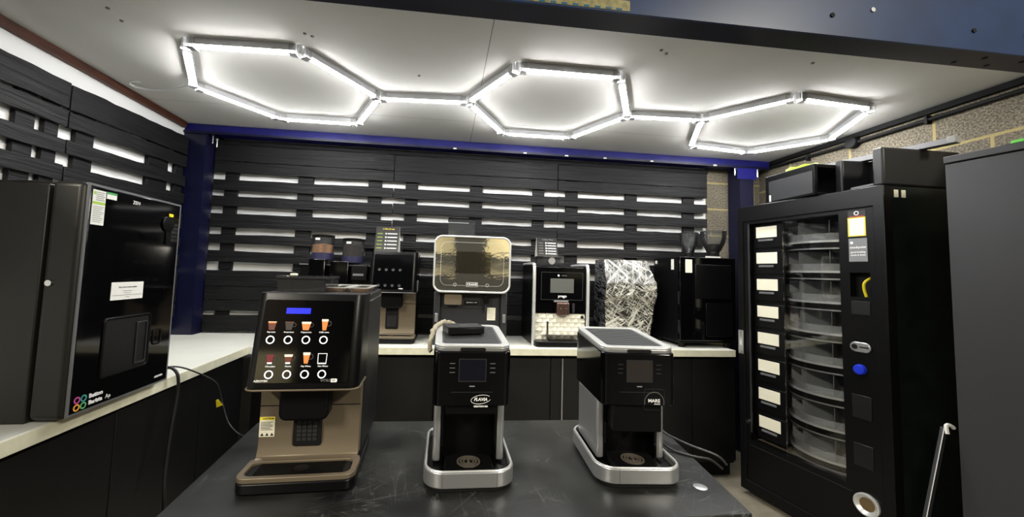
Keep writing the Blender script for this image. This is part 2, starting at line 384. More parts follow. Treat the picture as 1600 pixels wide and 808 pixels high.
def spline(P, n=10):
    P = [Vector(p) for p in P]; out = []
    for i in range(len(P)-1):
        p0, p1, p2, p3 = P[max(i-1, 0)], P[i], P[i+1], P[min(i+2, len(P)-1)]
        for k in range(n):
            t = k/n
            out.append(0.5*((2*p1)+(p2-p0)*t+(2*p0-5*p1+4*p2-p3)*t*t+(3*p1-p0-3*p2+p3)*t**3))
    out.append(P[-1]); return out
def thing(name, label, cat, loc=(0, 0, 0), rz=0, group=None):
    o = bpy.data.objects.new(name, None); COL.objects.link(o); o.location = loc; o.rotation_euler = (0, 0, rz); o.empty_display_size = 0.1
    return tag(o, label, cat, group)
def tag(o, label, cat, group=None):
    o['label'] = label; o['category'] = cat
    if group: o['group'] = group
    return o
def struct(o): o['kind'] = 'structure'; return o
def text(name, body, size, m, parent, loc, rot=(PI/2, 0, 0), align='CENTER', label=None, sx=1.0, bold=0.0):
    cu = bpy.data.curves.new(name, 'FONT'); cu.body = body; cu.size = size; cu.align_x = align; cu.align_y = 'CENTER'; cu.extrude = 0.0004; cu.offset = bold
    cu.resolution_u = 2
    t = bpy.data.objects.new(name, cu); COL.objects.link(t)
    bpy.context.view_layer.update()
    me = bpy.data.meshes.new_from_object(t.evaluated_get(bpy.context.evaluated_depsgraph_get()))
    bpy.data.objects.remove(t); bpy.data.curves.remove(cu)
    me.materials.clear(); me.materials.append(m)
    o = bpy.data.objects.new(name, me); COL.objects.link(o); o.parent = parent; o.location = loc; o.rotation_euler = rot; o.scale = (sx, 1, 1)
    if label: o['label'] = label
    return o

# ------------------------------------------------------------------ room shell
XL, XR, YB, ZC = -1.85, 2.66, 3.02, 2.333
struct(MB().box(-5, 6, 0.6, 3.3, -0.1, 0).build('floor', FLOORM))
struct(MB().box(-5, 6, -5.2, 0.6, -0.1, 0).build('floor', mat('dark_hall_floor', (48, 47, 45), 0.6, noise=0.3, nscale=3)))
struct(MB().box(XL-0.12, XR+0.12, 1.37, YB+0.12, ZC, ZC+0.04).build('ceiling', CEIL))
struct(MB().box(XL-0.1, XL, -0.6, YB+0.1, 0, ZC-0.002).build('wall_left', WALLW))
struct(MB().box(XL, 2.16, YB, YB+0.1, 0, ZC-0.002).build('wall_back', WALLW))
struct(MB().box(2.16, XR, YB, YB+0.1, 0, ZC-0.002).build('wall_back', BLOCK, uv=lambda c: (c.x-0.13, c.z-0.153)))
struct(MB().box(XR, XR+0.1, -0.6, YB+0.1, 0, ZC-0.002).build('wall_right', BLOCK, uv=lambda c: (c.y+0.208, c.z+0.13)))
struct(MB().box(XL+0.001, XL+0.03, 1.37, 2.86, 2.292, ZC-0.002).build('trim_1', TRIMW))
struct(MB().box(XR-0.03, XR-0.001, 1.375, 3.0, 2.3, ZC-0.003).build('trim_2', BLKM))
struct(MB().box(-1.69, 2.16, 2.982, 3.018, 2.229, 2.262).build('beam_shadow_strip', BLKM))  # dark strip added as the back beam's shadow above the pallets
# the hall behind the camera
struct(MB().box(-5, 6, -5.3, -5.2, 0, 2.45).build('wall_hall', HALLW))
struct(MB().box(-5, 6, -5.3, -5.2, 2.45, 5).build('wall_hall', mat('dark_hall_cladding', (60, 50, 40), 0.8)))
m = MB()
for x in (-4.2, -2.0, 0.25, 2.4, 4.4): m.box(x, x+0.8, -5.19, -4.95, 0, 5)
m.box(-5, 6, -5.19, -5.0, 1.62, 1.80); m.box(-5, 6, -5.19, -4.9, 0, 1.28)
struct(m.build('trim_3', BLKM))

# ------------------------------------------------------------------ steel frame
b = thing('steel_beam', 'royal blue steel beam along the top of the back wall', 'beam', (0, 0, 0))
MB().box(XL+0.002, XR-0.032, 2.88, 3.0, 2.275, 2.331).build('beam_body', BLUEV, b, bevel=0.003)
MB().box(XL+0.002, XR-0.032, 2.87, 2.879, 2.262, 2.279).build('bottom_lip', BLUED, b)
for x in (0.042, 0.575, 0.902, 1.212, 1.597, 2.138):
    MB().box(x-0.012, x+0.012, 2.862, 2.8695, 2.262, 2.272).build('fixing_clip', WHITE, b)
p = thing('steel_post', 'blue and navy steel post in the left back corner beside the pallet wall', 'post', (-1.77, 2.94, 0))
MB().box(-0.078, 0.07, -0.06, -0.052, 0, 2.27, 0).box(-0.078, 0.07, 0.052, 0.06, 0, 2.27, 0).box(0.062, 0.07, -0.052, 0.052, 0, 2.27, 1).build('column', [BLUED, mat('dark_blue_steel', (12, 14, 46), 0.4, noise=0.3, nscale=8)], p)
MB().box(-0.078, 0.12, -0.055, 0.055, 2.262, 2.274).build('end_plate', BLUED, p)
for x, z in ((0.105, 2.235), (0.135, 2.21)):
    MB().lathe([(0.006, -0.03), (0.006, 0.02), (0.01, 0.02), (0.01, 0.03)], (x-0.01, -0.03, z), seg=10).build('bolt', CHROME, p)
p = thing('steel_post', 'blue steel post in front of the block wall beside the vending machine', 'post', (2.42, 2.95, 0))
MB().box(-0.06, 0.06, -0.075, -0.067, 0, 2.261, 1).box(-0.06, 0.06, 0.052, 0.06, 0, 2.261, 0).box(-0.06, -0.05, -0.067, 0.052, 0, 2.261, 0).build('column', [BLUED, BLUED], p)
MB().box(-0.085, 0.085, -0.08, -0.0755, 2.17, 2.261).build('blue_gusset', BLUEV, p)
for x in (-0.10, -0.075, 0.1):
    MB().lathe([(0.006, -0.04), (0.006, 0.01), (0.01, 0.01), (0.01, 0.02)], (x, -0.07, 2.235), seg=10).build('bolt', CHROME, p)
b = thing('steel_lintel', 'slate blue steel lintel crossing the top right above the room front', 'beam', (0, 0, 0))
MB().box(-2.6, 3.2, 1.272, 1.37, 2.285, 2.2935, 1).box(-2.6, 3.2, 1.262, 1.272, 2.285, 2.62, 0).box(-2.6, 3.2, 1.272, 1.37, 2.61, 2.62, 0).build('beam_body', [BLUEF, BLUED], b)
for x, z, mm in ((1.425, 2.363, BLKM), (1.6, 2.403, SILV), (2.052, 2.365, BLKM), (2.3, 2.37, BLKM), (1.2, 2.44, BLKM)):
    MB().lathe([(0.009, -0.004), (0.009, 0.001)], (x, 1.262, z), axis='y', seg=14).build('bolt_hole', mm, b)
for x, y in ((2.08, 1.345), (2.24, 1.345), (2.16, 1.30), (2.34, 1.30)):
    MB().prism(circ(x, y, 0.009, 12), 'z', 2.2835, 2.2855).build('bolt_hole', BLKM, b)
m = MB().box(0.24, 0.62, 1.2605, 1.2618, 2.291, 2.33, 0)  # glossy reflection on the lintel face, painted as a straw strip with teal dashes
for k in range(9): m.box(0.25+k*0.04, 0.27+k*0.04, 1.2595, 1.2606, 2.2925, 2.299, 1)
m.build('painted_reflection', [mat('straw_reflection', (150, 142, 96), 0.4, noise=0.4, nscale=60), mat('teal_reflection', (20, 90, 120), 0.4)], b, )

# ------------------------------------------------------------------ pallets
BACKB = [(2.225, 2.101), (2.099, 2.017), (1.966, 1.892), (1.846, 1.771), (1.72, 1.618), (1.567, 1.50), (1.446, 1.367)]
LOWB = [(1.309, 1.197), (1.191, 1.10), (1.094, 1.02), (0.992, 0.876)]
def pallet(label, loc, rz, x1, bands, strs, z0, z1, cat='pallet', tilt=0.0, group='black pallets fixed to the walls'):
    t = thing('wooden_pallet', label, cat, loc, rz, group)
    for i, (zt, zb) in enumerate(bands):
        m = MB(); n = 14; j = [random.uniform(-0.0035, 0.0035) for _ in range(2*n+2)]; tl = random.uniform(-0.006, 0.006)
        top = [(x1*k/n, zt+j[k]*0.8+tl*(k/n-.5)+tilt*k/n) for k in range(n+1)]; bot = [(x1*k/n, zb+j[n+1+k]*0.8+tl*(k/n-.5)+tilt*k/n) for k in range(n+1)]
        m.prism(bot+top[::-1], 'y', 0, 0.018)
        m.build('board', WOOD, t, bevel=0.002, seg=1)
    for a, c in strs:
        MB().box(a, c, 0.0185, 0.042, z0+tilt*a, z1+tilt*a).build('stringer', WOOD, t, bevel=0.002, seg=1)
    return t
YP = 2.975
for lab, x0, x1, st in (('black-stained pallet on the back wall, leftmost of the upper row beside the blue post', -1.69, -0.412, ((0.07, 0.16), (0.58, 0.69), (1.09, 1.19))),
                        ('black-stained pallet on the back wall, middle of the upper row', -0.408, 0.868, ((0.085, 0.18), (0.58, 0.68), (1.08, 1.175))),
                        ('black-stained pallet on the back wall, rightmost of the upper row beside the blocks', 0.872, 2.145, ((0.07, 0.17), (0.57, 0.67), (1.07, 1.17)))):
    pallet(lab, (x0, YP, 0), 0, x1-x0, BACKB, st, 1.3125, 2.22)
for lab, x0, x1, st in (('black-stained pallet low on the back wall behind the twin-canister machine', -1.69, -0.412, ((0.07, 0.16), (0.58, 0.69), (1.09, 1.19))),
                        ('black-stained pallet low on the back wall behind the gold-fronted machine', -0.408, 0.868, ((0.085, 0.18), (0.58, 0.68), (1.08, 1.175))),
                        ('black-stained pallet low on the back wall behind the film-wrapped machine', 0.872, 2.145, ((0.07, 0.17), (0.57, 0.67), (1.07, 1.17)))):
    pallet(lab, (x0, YP, 0), 0, x1-x0, LOWB, st, 0.876, 1.309)
LB1 = [(1.35+(a-1.435)*1.052, 1.35+(c-1.428)*1.052) for a, c in BACKB]; LB2 = [(1.35+(a-1.425)*1.052, 1.35+(c-1.418)*1.052) for a, c in BACKB]
# left wall: local x runs +Y, front faces +X
pallet('black-stained pallet on the left wall nearest the camera', (-1.806, 0.74, 0), PI/2, 1.275, LB1, ((0.07, 0.16), (0.6, 0.69), (1.07, 1.15), (1.19, 1.255)), 1.3, 2.165, tilt=0.01)
pallet('black-stained pallet on the left wall next to the corner post', (-1.806, 2.02, 0), PI/2, 0.85, LB2, ((0.06, 0.16), (0.53, 0.70), (0.77, 0.845)), 1.385, 2.175, tilt=0.03)
pallet('black-stained pallet low on the left wall behind the big glossy machine', (-1.806, 2.02, 0), PI/2, 0.85, [(a-0.022, c-0.022) for a, c in LOWB[:3]], ((0.06, 0.16), (0.53, 0.70), (0.77, 0.845)), 0.90, 1.285)

# ------------------------------------------------------------------ worktops and base cabinets
tag(MB().box(-1.1, 1.99, 2.49, YP-0.002, 0.825, 0.87, 0).box(-1.1, 1.99, 2.484, 2.49, 0.825, 0.87, 1).box(-1.106, -1.1, 2.484, YP-0.002, 0.825, 0.87, 1).build('worktop', [COUNTER, CEDGE], bevel=0.002),
    'white worktop along the back wall under the row of coffee machines', 'worktop')
tag(MB().box(XL+0.002, -1.146, -0.2, 2.8775, 0.822, 0.866, 0).box(-1.69, -1.146, 2.8775, YP-0.002, 0.822, 0.866, 0).box(-1.146, -1.14, -0.2, 2.6, 0.822, 0.866, 1)
    .box(-1.146, -1.108, 2.485, YP-0.01, 0.822, 0.866, 0).build('worktop', [COUNTER, CEDGE], bevel=0.002),
    'white worktop along the left wall under the big glossy machine', 'worktop')
t = thing('hinge_bracket', 'small dark hinge bracket at the joint of the two white worktops', 'bracket', (-1.04, 2.44, 0.87))
MB().box(-0.03, 0.03, 0.046, 0.056, 0, 0.04).build('plate', BLKM, t); MB().lathe([(0.012, 0), (0.012, 0.045)], (0.0, 0.06, 0), seg=12).build('barrel', BLKM, t)
xs = [-1.13, -0.585, -0.043, 0.713, 0.79, 1.25, 1.703, 2.02]
wl = ['black base cabinet under the back worktop, leftmost in the corner', 'black base cabinet behind the bronze coffee machine', 'black base cabinet behind the middle tabletop machine', 'narrow black filler unit beside the bright strip under the back worktop', 'black base cabinet behind the angled tabletop machine', 'black base cabinet right of the angled tabletop machine', 'black base cabinet end unit next to the vending machine']
for i, (a, c) in enumerate(zip(xs, xs[1:])):
    t = thing('base_cabinet', wl[i], 'cabinet', ((a+c)/2, 2.53, 0), 0, 'black base cabinets')
    h = (c-a)/2
    MB().box(-h+0.001, h-0.001, 0.02, 0.44, 0.1, 0.82).box(-h+0.001, h-0.001, 0.06, 0.42, 0.002, 0.1).build('body', BLKM, t)
    MB().box(-h+0.0025, h-0.0025, 0, 0.019, 0.12, 0.80).build('door', PANELB, t, bevel=0.001)
tag(MB().box(0.7865, 0.7935, 2.519, 2.529, 0.12, 0.80).build('edge_strip', SILV), 'thin bright metal edging strip between two black cabinets', 'strip')
ys = [-0.2, 0.5, 1.0, 1.593, 2.1, 2.5]
wl = ['black base cabinet under the left worktop, nearest the camera', 'black base cabinet under the left worktop, second from the camera', 'black base cabinet directly under the big glossy machine', 'black base cabinet under the left worktop with the cables hanging in front', 'black base cabinet at the far end of the left worktop']
for i, (a, c) in enumerate(zip(ys, ys[1:])):
    t = thing('base_cabinet', wl[i], 'cabinet', (-1.17, (a+c)/2, 0), PI/2, 'black base cabinets')
    h = (c-a)/2
    MB().box(-h+0.001, h-0.001, 0.02, 0.66, 0.1, 0.82).box(-h+0.001, h-0.001, 0.06, 0.64, 0.002, 0.1).build('body', BLKM, t)
    MB().box(-h+0.0025, h-0.0025, 0, 0.019, 0.12, 0.80).build('door', PANELB, t, bevel=0.001)

# ------------------------------------------------------------------ hexagonal ceiling lights
HX = {'A': [(-1.193, 1.819), (-.692, 1.798), (-.413, 2.224), (-.618, 2.651), (-1.123, 2.656), (-1.415, 2.25)],
      'B': [(.099, 2.183), (.308, 1.778), (.828, 1.776), (1.071, 2.207), (.85, 2.638), (.366, 2.642)],
      'C': [(1.538, 2.18), (1.834, 1.825), (2.335, 1.865), (2.581, 2.335), (2.272, 2.687), (1.767, 2.622)]}
KS = (2.31-1.35)/(ZC-1.35)
for k in HX: HX[k] = [(x*KS, y*KS) for x, y in HX[k]]
lt = thing('hexagonal_light', 'white LED tube light of three linked hexagons on the ceiling', 'ceiling light', (0.6, 2.2, ZC))
edges = [(HX[k][i], HX[k][(i+1) % 6]) for k in HX for i in range(6)] + [(HX['A'][2], HX['B'][0]), (HX['B'][3], HX['C'][0])]
nodes_ = {}
for a, b in edges:
    a, b = Vector(a), Vector(b); d = (b-a); Ln = d.length; d.normalize(); ang = math.atan2(d.y, d.x)
    for q, s in ((a, 1), (b, -1)): nodes_.setdefault((round(q.x, 3), round(q.y, 3)), []).append(d*s)
    mid = (a+b)/2; h = Ln/2-0.022
    e = MB().box(-h, h, -0.0165, 0.0165, -0.031, -0.001).build('tube_housing', ALU, lt)
    e.location = (mid.x-0.6, mid.y-2.2, 0); e.rotation_euler = (0, 0, ang)
    pr = [(-0.0145, -0.031)]+[(0.0145*math.cos(t), -0.0325+0.008*math.sin(t)) for t in [PI+PI*k/8 for k in range(9)]]+[(0.0145, -0.031)]
    g = MB().prism(pr, 'x', -h+0.004, h-0.004).build('light_tube', TUBE, e, smooth=True)
for (x, y), ds in nodes_.items():
    m = MB().lathe([(0.016, -0.04), (0.018, -0.036), (0.018, -0.003)], (x-0.6, y-2.2, 0), seg=12)
    for d in ds:
        n = Vector((-d.y, d.x)); c = Vector((x-0.6, y-2.2))
        for s0, s1 in ((0.014, 0.045),):
            for z0, z1, w0, w1 in ((-0.044, -0.003, 0.0165, 0.019), (-0.044, -0.003, -0.019, -0.0165), (-0.046, -0.044, -0.019, 0.019)):
                P = [c+d*s0+n*w0, c+d*s1+n*w0, c+d*s1+n*w1, c+d*s0+n*w1]
                m.hexa([(p.x, p.y, z0) for p in P]+[(p.x, p.y, z1) for p in P])
    m.build('connector', CLIP, lt)
pw = [(-1.375, 2.2, -0.015), (-1.45, 2.24, -0.015), (-1.56, 2.30, -0.012), (-1.66, 2.33, -0.012), (-1.74, 2.32, -0.01), (-1.755, 2.27, -0.01), (-1.72, 2.245, -0.008), (-1.69, 2.26, -0.003)]
MB().tube([(x-0.6, y-2.2, z) for x, y, z in spline(pw, 6)], 0.005, seg=6).build('power_cord', CABLEW, lt, smooth=True)

# screws and marks in the ceiling
for (x, y), lab in zip([(-.625, 1.653), (-.60, 1.67), (-.166, 1.932), (.895, 1.53), (.93, 1.55), (1.607, 1.516), (-1.342, 1.603), (-1.352, 1.682)],
        ['left one of a pair of screws near the top of the left hexagon', 'right one of a pair of screws near the top of the left hexagon', 'lone screw left of the middle hexagon', 'left one of a pair of screws right of the middle hexagon', 'right one of a pair of screws right of the middle hexagon', 'lone screw on the board above the right hexagon', 'screw at the top left edge of the ceiling', 'screw just below the top left one']):
    tag(MB().lathe([(0.006, -0.004), (0.007, 0.0)], (x, y, ZC-0.0005), seg=8).build('ceiling_screw', MGREY), 'ceiling '+lab, 'screw', 'ceiling screws')

# ------------------------------------------------------------------ table
t = thing('table', 'black scratched table with the three front coffee machines on it', 'table', (0.1, 1.35, 0))
tp = [(-0.80, -0.345), (0.755, -0.34), (0.84, 0.335), (-0.82, 0.35)]
tp = [(-0.785, -0.36), (0.752, -0.34), (0.845, 0.335), (-0.825, 0.35)]
MB().prism(tp, 'z', 0.685, 0.72).build('tabletop', TABLE, t, bevel=0.003)
for x, y in ((-0.72, -0.28), (0.68, -0.28), (-0.72, 0.27), (0.72, 0.27)):
    MB().box(x-0.025, x+0.025, y-0.025, y+0.025, 0.0, 0.684).build('leg', BLKM, t)
MB().lathe([(0.0, 0.7225), (0.012, 0.722), (0.02, 0.7205)], (0.795-0.1, 1.145-1.35, 0), seg=16).build('screw_cap', SILV, t)

# ------------------------------------------------------------------ bean-to-cup machine (two of them)
def cup(m, x, z, w0, w1, h, lay, handle, off=0.0):  # cup icon in panel plane (x, z), layered colours
    n = len(lay); zz = zb_ = z-h/2
    for k, (mi, fr) in enumerate(lay):
        z1 = zb_+h*fr; a = (zz-(z-h/2))/h; c = (z1-(z-h/2))/h
        wa, wb = w0+(w1-w0)*a, w0+(w1-w0)*c
        m.prism([(x-wa/2, zz), (x+wa/2, zz), (x+wb/2, z1), (x-wb/2, z1)], 'y', -0.0012, 0.0, mi); zz = z1
    if handle:
        c = circ(x+w1/2+0.001, z+h*0.12, h*0.27, 12)
        m.ring(c, circ(x+w1/2+0.001, z+h*0.12, h*0.20, 12), 'y', -0.0009, 0.0, 5)
def bean_machine(label, loc, H, lit_panel, DP=0.52, rz=0):
    t = thing('coffee_machine', label, 'coffee machine', loc, rz)
    W = 0.150; zb = H-0.262
    # body shell
    pf = [(0.10, 0.03), (0.52, 0.03), (0.52, H-0.012), (0.155, H), (0.13, H)]
    MB().prism([(0.135, 0.012), (DP, 0.012), (DP, H-0.003), (0.135, H-0.003)], 'x', -W, W).build('body_shell', BLK, t, bevel=0.006)
    MB().box(W-0.001, W+0.0012, 0.16, 0.165, zb, H-0.03).box(W-0.001, W+0.0012, 0.16, DP-0.02, H-0.03, H-0.027).build('side_trim', MGREY, t)
    MB().prism(rr(-W-0.01, W+0.01, -0.028, 0.30, 0.03), 'z', 0.004, 0.034).build('base', BLKS, t, bevel=0.004, smooth=True)
    for x in (-0.11, 0.11):
        for y in (0.02, DP-0.07): MB().lathe([(0.014, 0), (0.014, 0.012)], (x, y, 0), seg=10).build('foot', BLKM, t)
    MB().ring(rr(-W-0.009, W+0.009, -0.027, 0.10, 0.028), rr(-W+0.008, W-0.008, -0.012, 0.072, 0.022), 'z', 0.034, 0.048).build('drip_tray_rim', BRONZE, t, bevel=0.002)
    m = MB().prism(rr(-W+0.008, W-0.008, -0.012, 0.072, 0.022), 'z', 0.034, 0.040, 0)
    for k in range(9): m.box(-W+0.03, W-0.03, -0.004+k*0.0085, -0.001+k*0.0085, 0.0401, 0.0435, 1)
    m.lathe([(0.02, 0.04), (0.02, 0.0436)], (0.0, 0.034, 0), seg=16, m=1)
    m.build('drip_grille', [BLKM, BLKS], t)
    # bronze cup-bay wall, swept forward at foot and at top
    prof = [(0.076, 0.046), (0.092, 0.052), (0.100, 0.075), (0.104, 0.10), (0.104, zb-0.03), (0.09, zb-0.012), (0.055, zb), (0.134, zb), (0.134, 0.046)]
    MB().prism(prof, 'x', -W+0.001, W-0.001).build('bay_wall', BRONZE, t, bevel=0.003, smooth=True)
    MB().box(-W+0.002, W-0.002, 0.1028, 0.106, zb-0.088, zb-0.0855).build('wall_seam', BLKM, t)
    # upper head: front leans back
    def hp(u): return -0.012+0.055*u
    m = MB(); rows = []
    for u, z in ((0, zb-0.006), (0, zb+0.004), (0.93, zb+0.004+(H-zb-0.004)*0.95), (1.02, H)):
        pts = []
        y0 = hp(u)
        for i in range(7):
            a = PI/2*i/6; pts.append((-W-0.004+0.028*(1-math.sin(PI/2-a)) if False else -W-0.004+0.028*(1-math.cos(PI/2-a+0)), 0)) if False else None
        r = 0.030
        L_ = [(-(W+0.004)+r-r*math.cos(PI/2*i/5), y0+r-r*math.sin(PI/2*i/5)) for i in range(6)]
        R_ = [(-p[0], p[1]) for p in L_[::-1]]
        rows.append([m.bm.verts.new((x, y, z)) for x, y in L_+R_+[(W+0.002, 0.17), (-W-0.002, 0.17)]])
    n = len(rows[0])
    for a, c in zip(rows, rows[1:]):
        for i in range(n): m.bm.faces.new((a[i], a[(i+1) % n], c[(i+1) % n], c[i]))
    m.bm.faces.new(rows[0][::-1]); m.bm.faces.new(rows[-1])
    hd = m.build('head', BLKS, t, smooth=True)
    m = MB(); 
    L_ = [(-(W+0.006)+0.03-0.03*math.cos(PI/2*i/5), -0.014+0.03-0.03*math.sin(PI/2*i/5)) for i in range(6)]
    R_ = [(-p[0], p[1]) for p in L_[::-1]]
    m.tube([(x, y, zb-0.007) for x, y in [(-W-0.006, 0.12)]+L_+R_+[(W+0.006, 0.12)]], 0.0028, seg=6).build('head_trim', BRONZE if lit_panel else MGREY, t, smooth=True)
    # glass fascia in its own tilted plane
    ly, lz = 0.055*0.93, (H-zb-0.004)*0.95; Ll = math.hypot(ly, lz); th = math.atan2(ly, lz)
    fa = MB().prism(rr(-W+0.022, W-0.024, 0.008, Ll-0.006, 0.008), 'y', -0.0025, 0.0015).build('glass_fascia', BLKG, t, bevel=0.001)
    fa.location = (0, hp(0), zb+0.004); fa.rotation_euler = (-th, 0, 0)
    gx = [-0.098, -0.0495, -0.001, 0.0475]; gx2 = [-0.09, -0.042, 0.006, 0.053]
    if lit_panel:
        MB().box(-0.066, 0.002, -0.0042, -0.0026, Ll-0.047, Ll-0.030).build('display', LCD, fa)
        rows_ = (([-0.100, -0.0515, -0.0025, 0.0465], 0.128), ([-0.091, -0.043, 0.005, 0.052], 0.032))
        for xs_, z in rows_:
            for x in xs_: MB().ring(circ(x, z, 0.0115, 24), circ(x, z, 0.0088, 24), 'y', -0.004, -0.0026).build('ring_button', RINGM, fa)
        mats = [I_BR, I_OR, I_CR, I_RD, I_WH, I_DK]
        def ic(f):
            m = MB(); f(m); o = m.build('drink_icon', mats, fa); o.location = (0, -0.003, 0)
        ic(lambda m: cup(m, -0.100, 0.168, 0.015, 0.023, 0.024, ((0, 0.8), (1, 0.95), (2, 1.0)), False))
        ic(lambda m: cup(m, -0.053, 0.168, 0.015, 0.024, 0.024, ((5, 0.92), (0, 1.0)), True))
        ic(lambda m: cup(m, -0.006, 0.168, 0.016, 0.027, 0.024, ((1, 0.75), (2, 1.0)), True))
        ic(lambda m: cup(m, 0.046, 0.172, 0.010, 0.019, 0.032, ((1, 0.8), (2, 1.0)), True))
        ic(lambda m: cup(m, -0.093, 0.074, 0.012, 0.021, 0.026, ((4, 0.16), (3, 1.0)), True))
        ic(lambda m: cup(m, -0.044, 0.074, 0.012, 0.023, 0.026, ((4, 0.16), (0, 0.75), (2, 1.0)), True))
        ic(lambda m: cup(m, 0.005, 0.077, 0.010, 0.020, 0.031, ((1, 0.75), (2, 1.0)), True))
        def hot(m): m.ring([(0.037, 0.060), (0.061, 0.060), (0.062, 0.090), (0.036, 0.090)], [(0.0385, 0.0635), (0.0595, 0.0635), (0.0605, 0.0885), (0.0375, 0.0885)], 'y', -0.0012, 0, 4)
        ic(hot)
        for xx, z, s in ((-0.100, 0.150, 'Espresso'), (-0.052, 0.150, 'Americano'), (-0.004, 0.150, 'Cappuccino'), (0.046, 0.150, 'Caffè Latte'),
                         (-0.090, 0.054, 'Chocolate'), (-0.042, 0.054, 'Mocha'), (0.006, 0.054, 'Flat White'), (0.053, 0.054, 'Hot Water')):
            text('drink_name', s, 0.0063, I_WH, fa, (xx, -0.0032, z))
        text('lettering', 'AZKOYEN', 0.0078, LETT, fa, (-0.128, -0.0032, 0.0145), align='LEFT', bold=0.0002)
        text('lettering', 'VITRO', 0.0105, GREYL, fa, (0.050, -0.0032, 0.0145), align='LEFT')
        MB().prism(rr(0.078, 0.096, 0.0095, 0.0195, 0.003), 'y', -0.0036, -0.0026).build('model_badge', LETT, fa)
        text('badge_lettering', 'S1', 0.008, INK, fa, (0.087, -0.0042, 0.0145))
    else:
        for z, xs_ in ((0.14, (-0.09, -0.046, -0.001, 0.044)), (0.035, (-0.06, -0.049+0.03, 0.03, 0.072))):
            for x in ((-0.09, -0.046, -0.001, 0.044)):
                MB().lathe([(0.0105, -0.003), (0.0095, -0.007), (0.006, -0.0055), (0.0, -0.0055)], (x, 0, z), axis='y', seg=16).build('push_button', DGREY, fa, smooth=True)
        text('lettering', 'VITRO', 0.010, LETT, fa, (0.055, -0.0032, 0.014), bold=0.0003)
        MB().box(W+0.004, W+0.014, 0.04, 0.07, zb+0.0, zb+0.075).build('door_latch', MGREY, t, bevel=0.003)
    # spout and cup guide
    sp = MB().prism(rr(-0.078, 0.064, zb-0.115, zb-0.008, 0.022), 'y', 0.045, 0.103).build('spout_housing', BLKS, t, bevel=0.008, smooth=True)
    MB().prism(rr(-0.048, 0.036, 0.078, zb-0.10, 0.009), 'y', 0.096, 0.1035).build('cup_guide_frame', BLKM, t, bevel=0.002)
    m = MB()
    for i in range(4):
        for j in range(6): m.box(-0.036+i*0.0155, -0.023+i*0.0155, 0.0935, 0.0962, 0.095+j*0.0125, 0.1045+j*0.0125)
    m.build('cup_guide_grid', DGREY, t)
    if lit_panel:
        lb = MB().box(-0.147, -0.103, 0.1022, 0.1036, 0.107, 0.166, 0).box(-0.147, -0.103, 0.1018, 0.1022, 0.157, 0.166, 1).build('caution_label', [CREAM, YELP], t)
        text('label_heading', 'CAUTION', 0.007, INK, lb, (-0.122, 0.1012, 0.1615))
        m = MB()
        for k in range(6): m.box(-0.143, -0.109-0.006*(k % 3 == 1), 0.1014, 0.1019, 0.150-k*0.0045, 0.1515-k*0.0045, 0)
        for k in range(3): m.prism([(-0.143+k*0.014, 0.110), (-0.133+k*0.014, 0.110), (-0.138+k*0.014, 0.119)], 'y', 0.1014, 0.1019, 0)
        m.build('label_print', INK, lb)
        # hopper with flat lid
        hp_ = MB()
        z0, z1, xa, xb, ya, yb = H-0.002, H+0.040, -0.148, 0.005, 0.17, 0.36
        for q in ((xa, xa+0.003, ya, yb), (xb-0.003, xb, ya, yb), (xa, xb, ya, ya+0.003), (xa, xb, yb-0.003, yb), (-0.103, -0.1, ya, yb)): hp_.box(*q, z0, z1)
        hp_.build('bean_hopper', SMOKE, t)
        MB().box(xa-0.004, xb+0.004, ya-0.004, yb+0.004, z1, z1+0.010).build('hopper_lid', SMOKE, t, bevel=0.002)
        MB().box(-0.12, -0.10, 0.2, 0.225, z1+0.010, z1+0.018).build('lid_knob', CREAM, t, bevel=0.003)
        for xa in (-0.008, 0.068):
            MB().box(xa, xa+0.072, 0.2, 0.46, H-0.002, H+0.012).build('powder_canister_lid', SMOKE, t, bevel=0.003)
            MB().ring(rr(xa, xa+0.072, 0.2, 0.46, 0.006), rr(xa+0.007, xa+0.065, 0.207, 0.453, 0.005), 'z', H+0.012, H+0.015).build('lid_rim', SILVL, t)
            MB().box(xa+0.01, xa+0.06, 0.21, 0.45, H-0.001, H+0.007).build('powder', TANP, t)
    return t
bean_machine('bronze and black coffee machine with lit white ring buttons, left on the black table', (-0.394, 1.195, 0.7205), 0.548, True, 0.52, math.radians(2.5))
bean_machine('bronze and black coffee machine with unlit round buttons on the back worktop', (-0.338, 2.615, 0.8705), 0.598, False, 0.35)

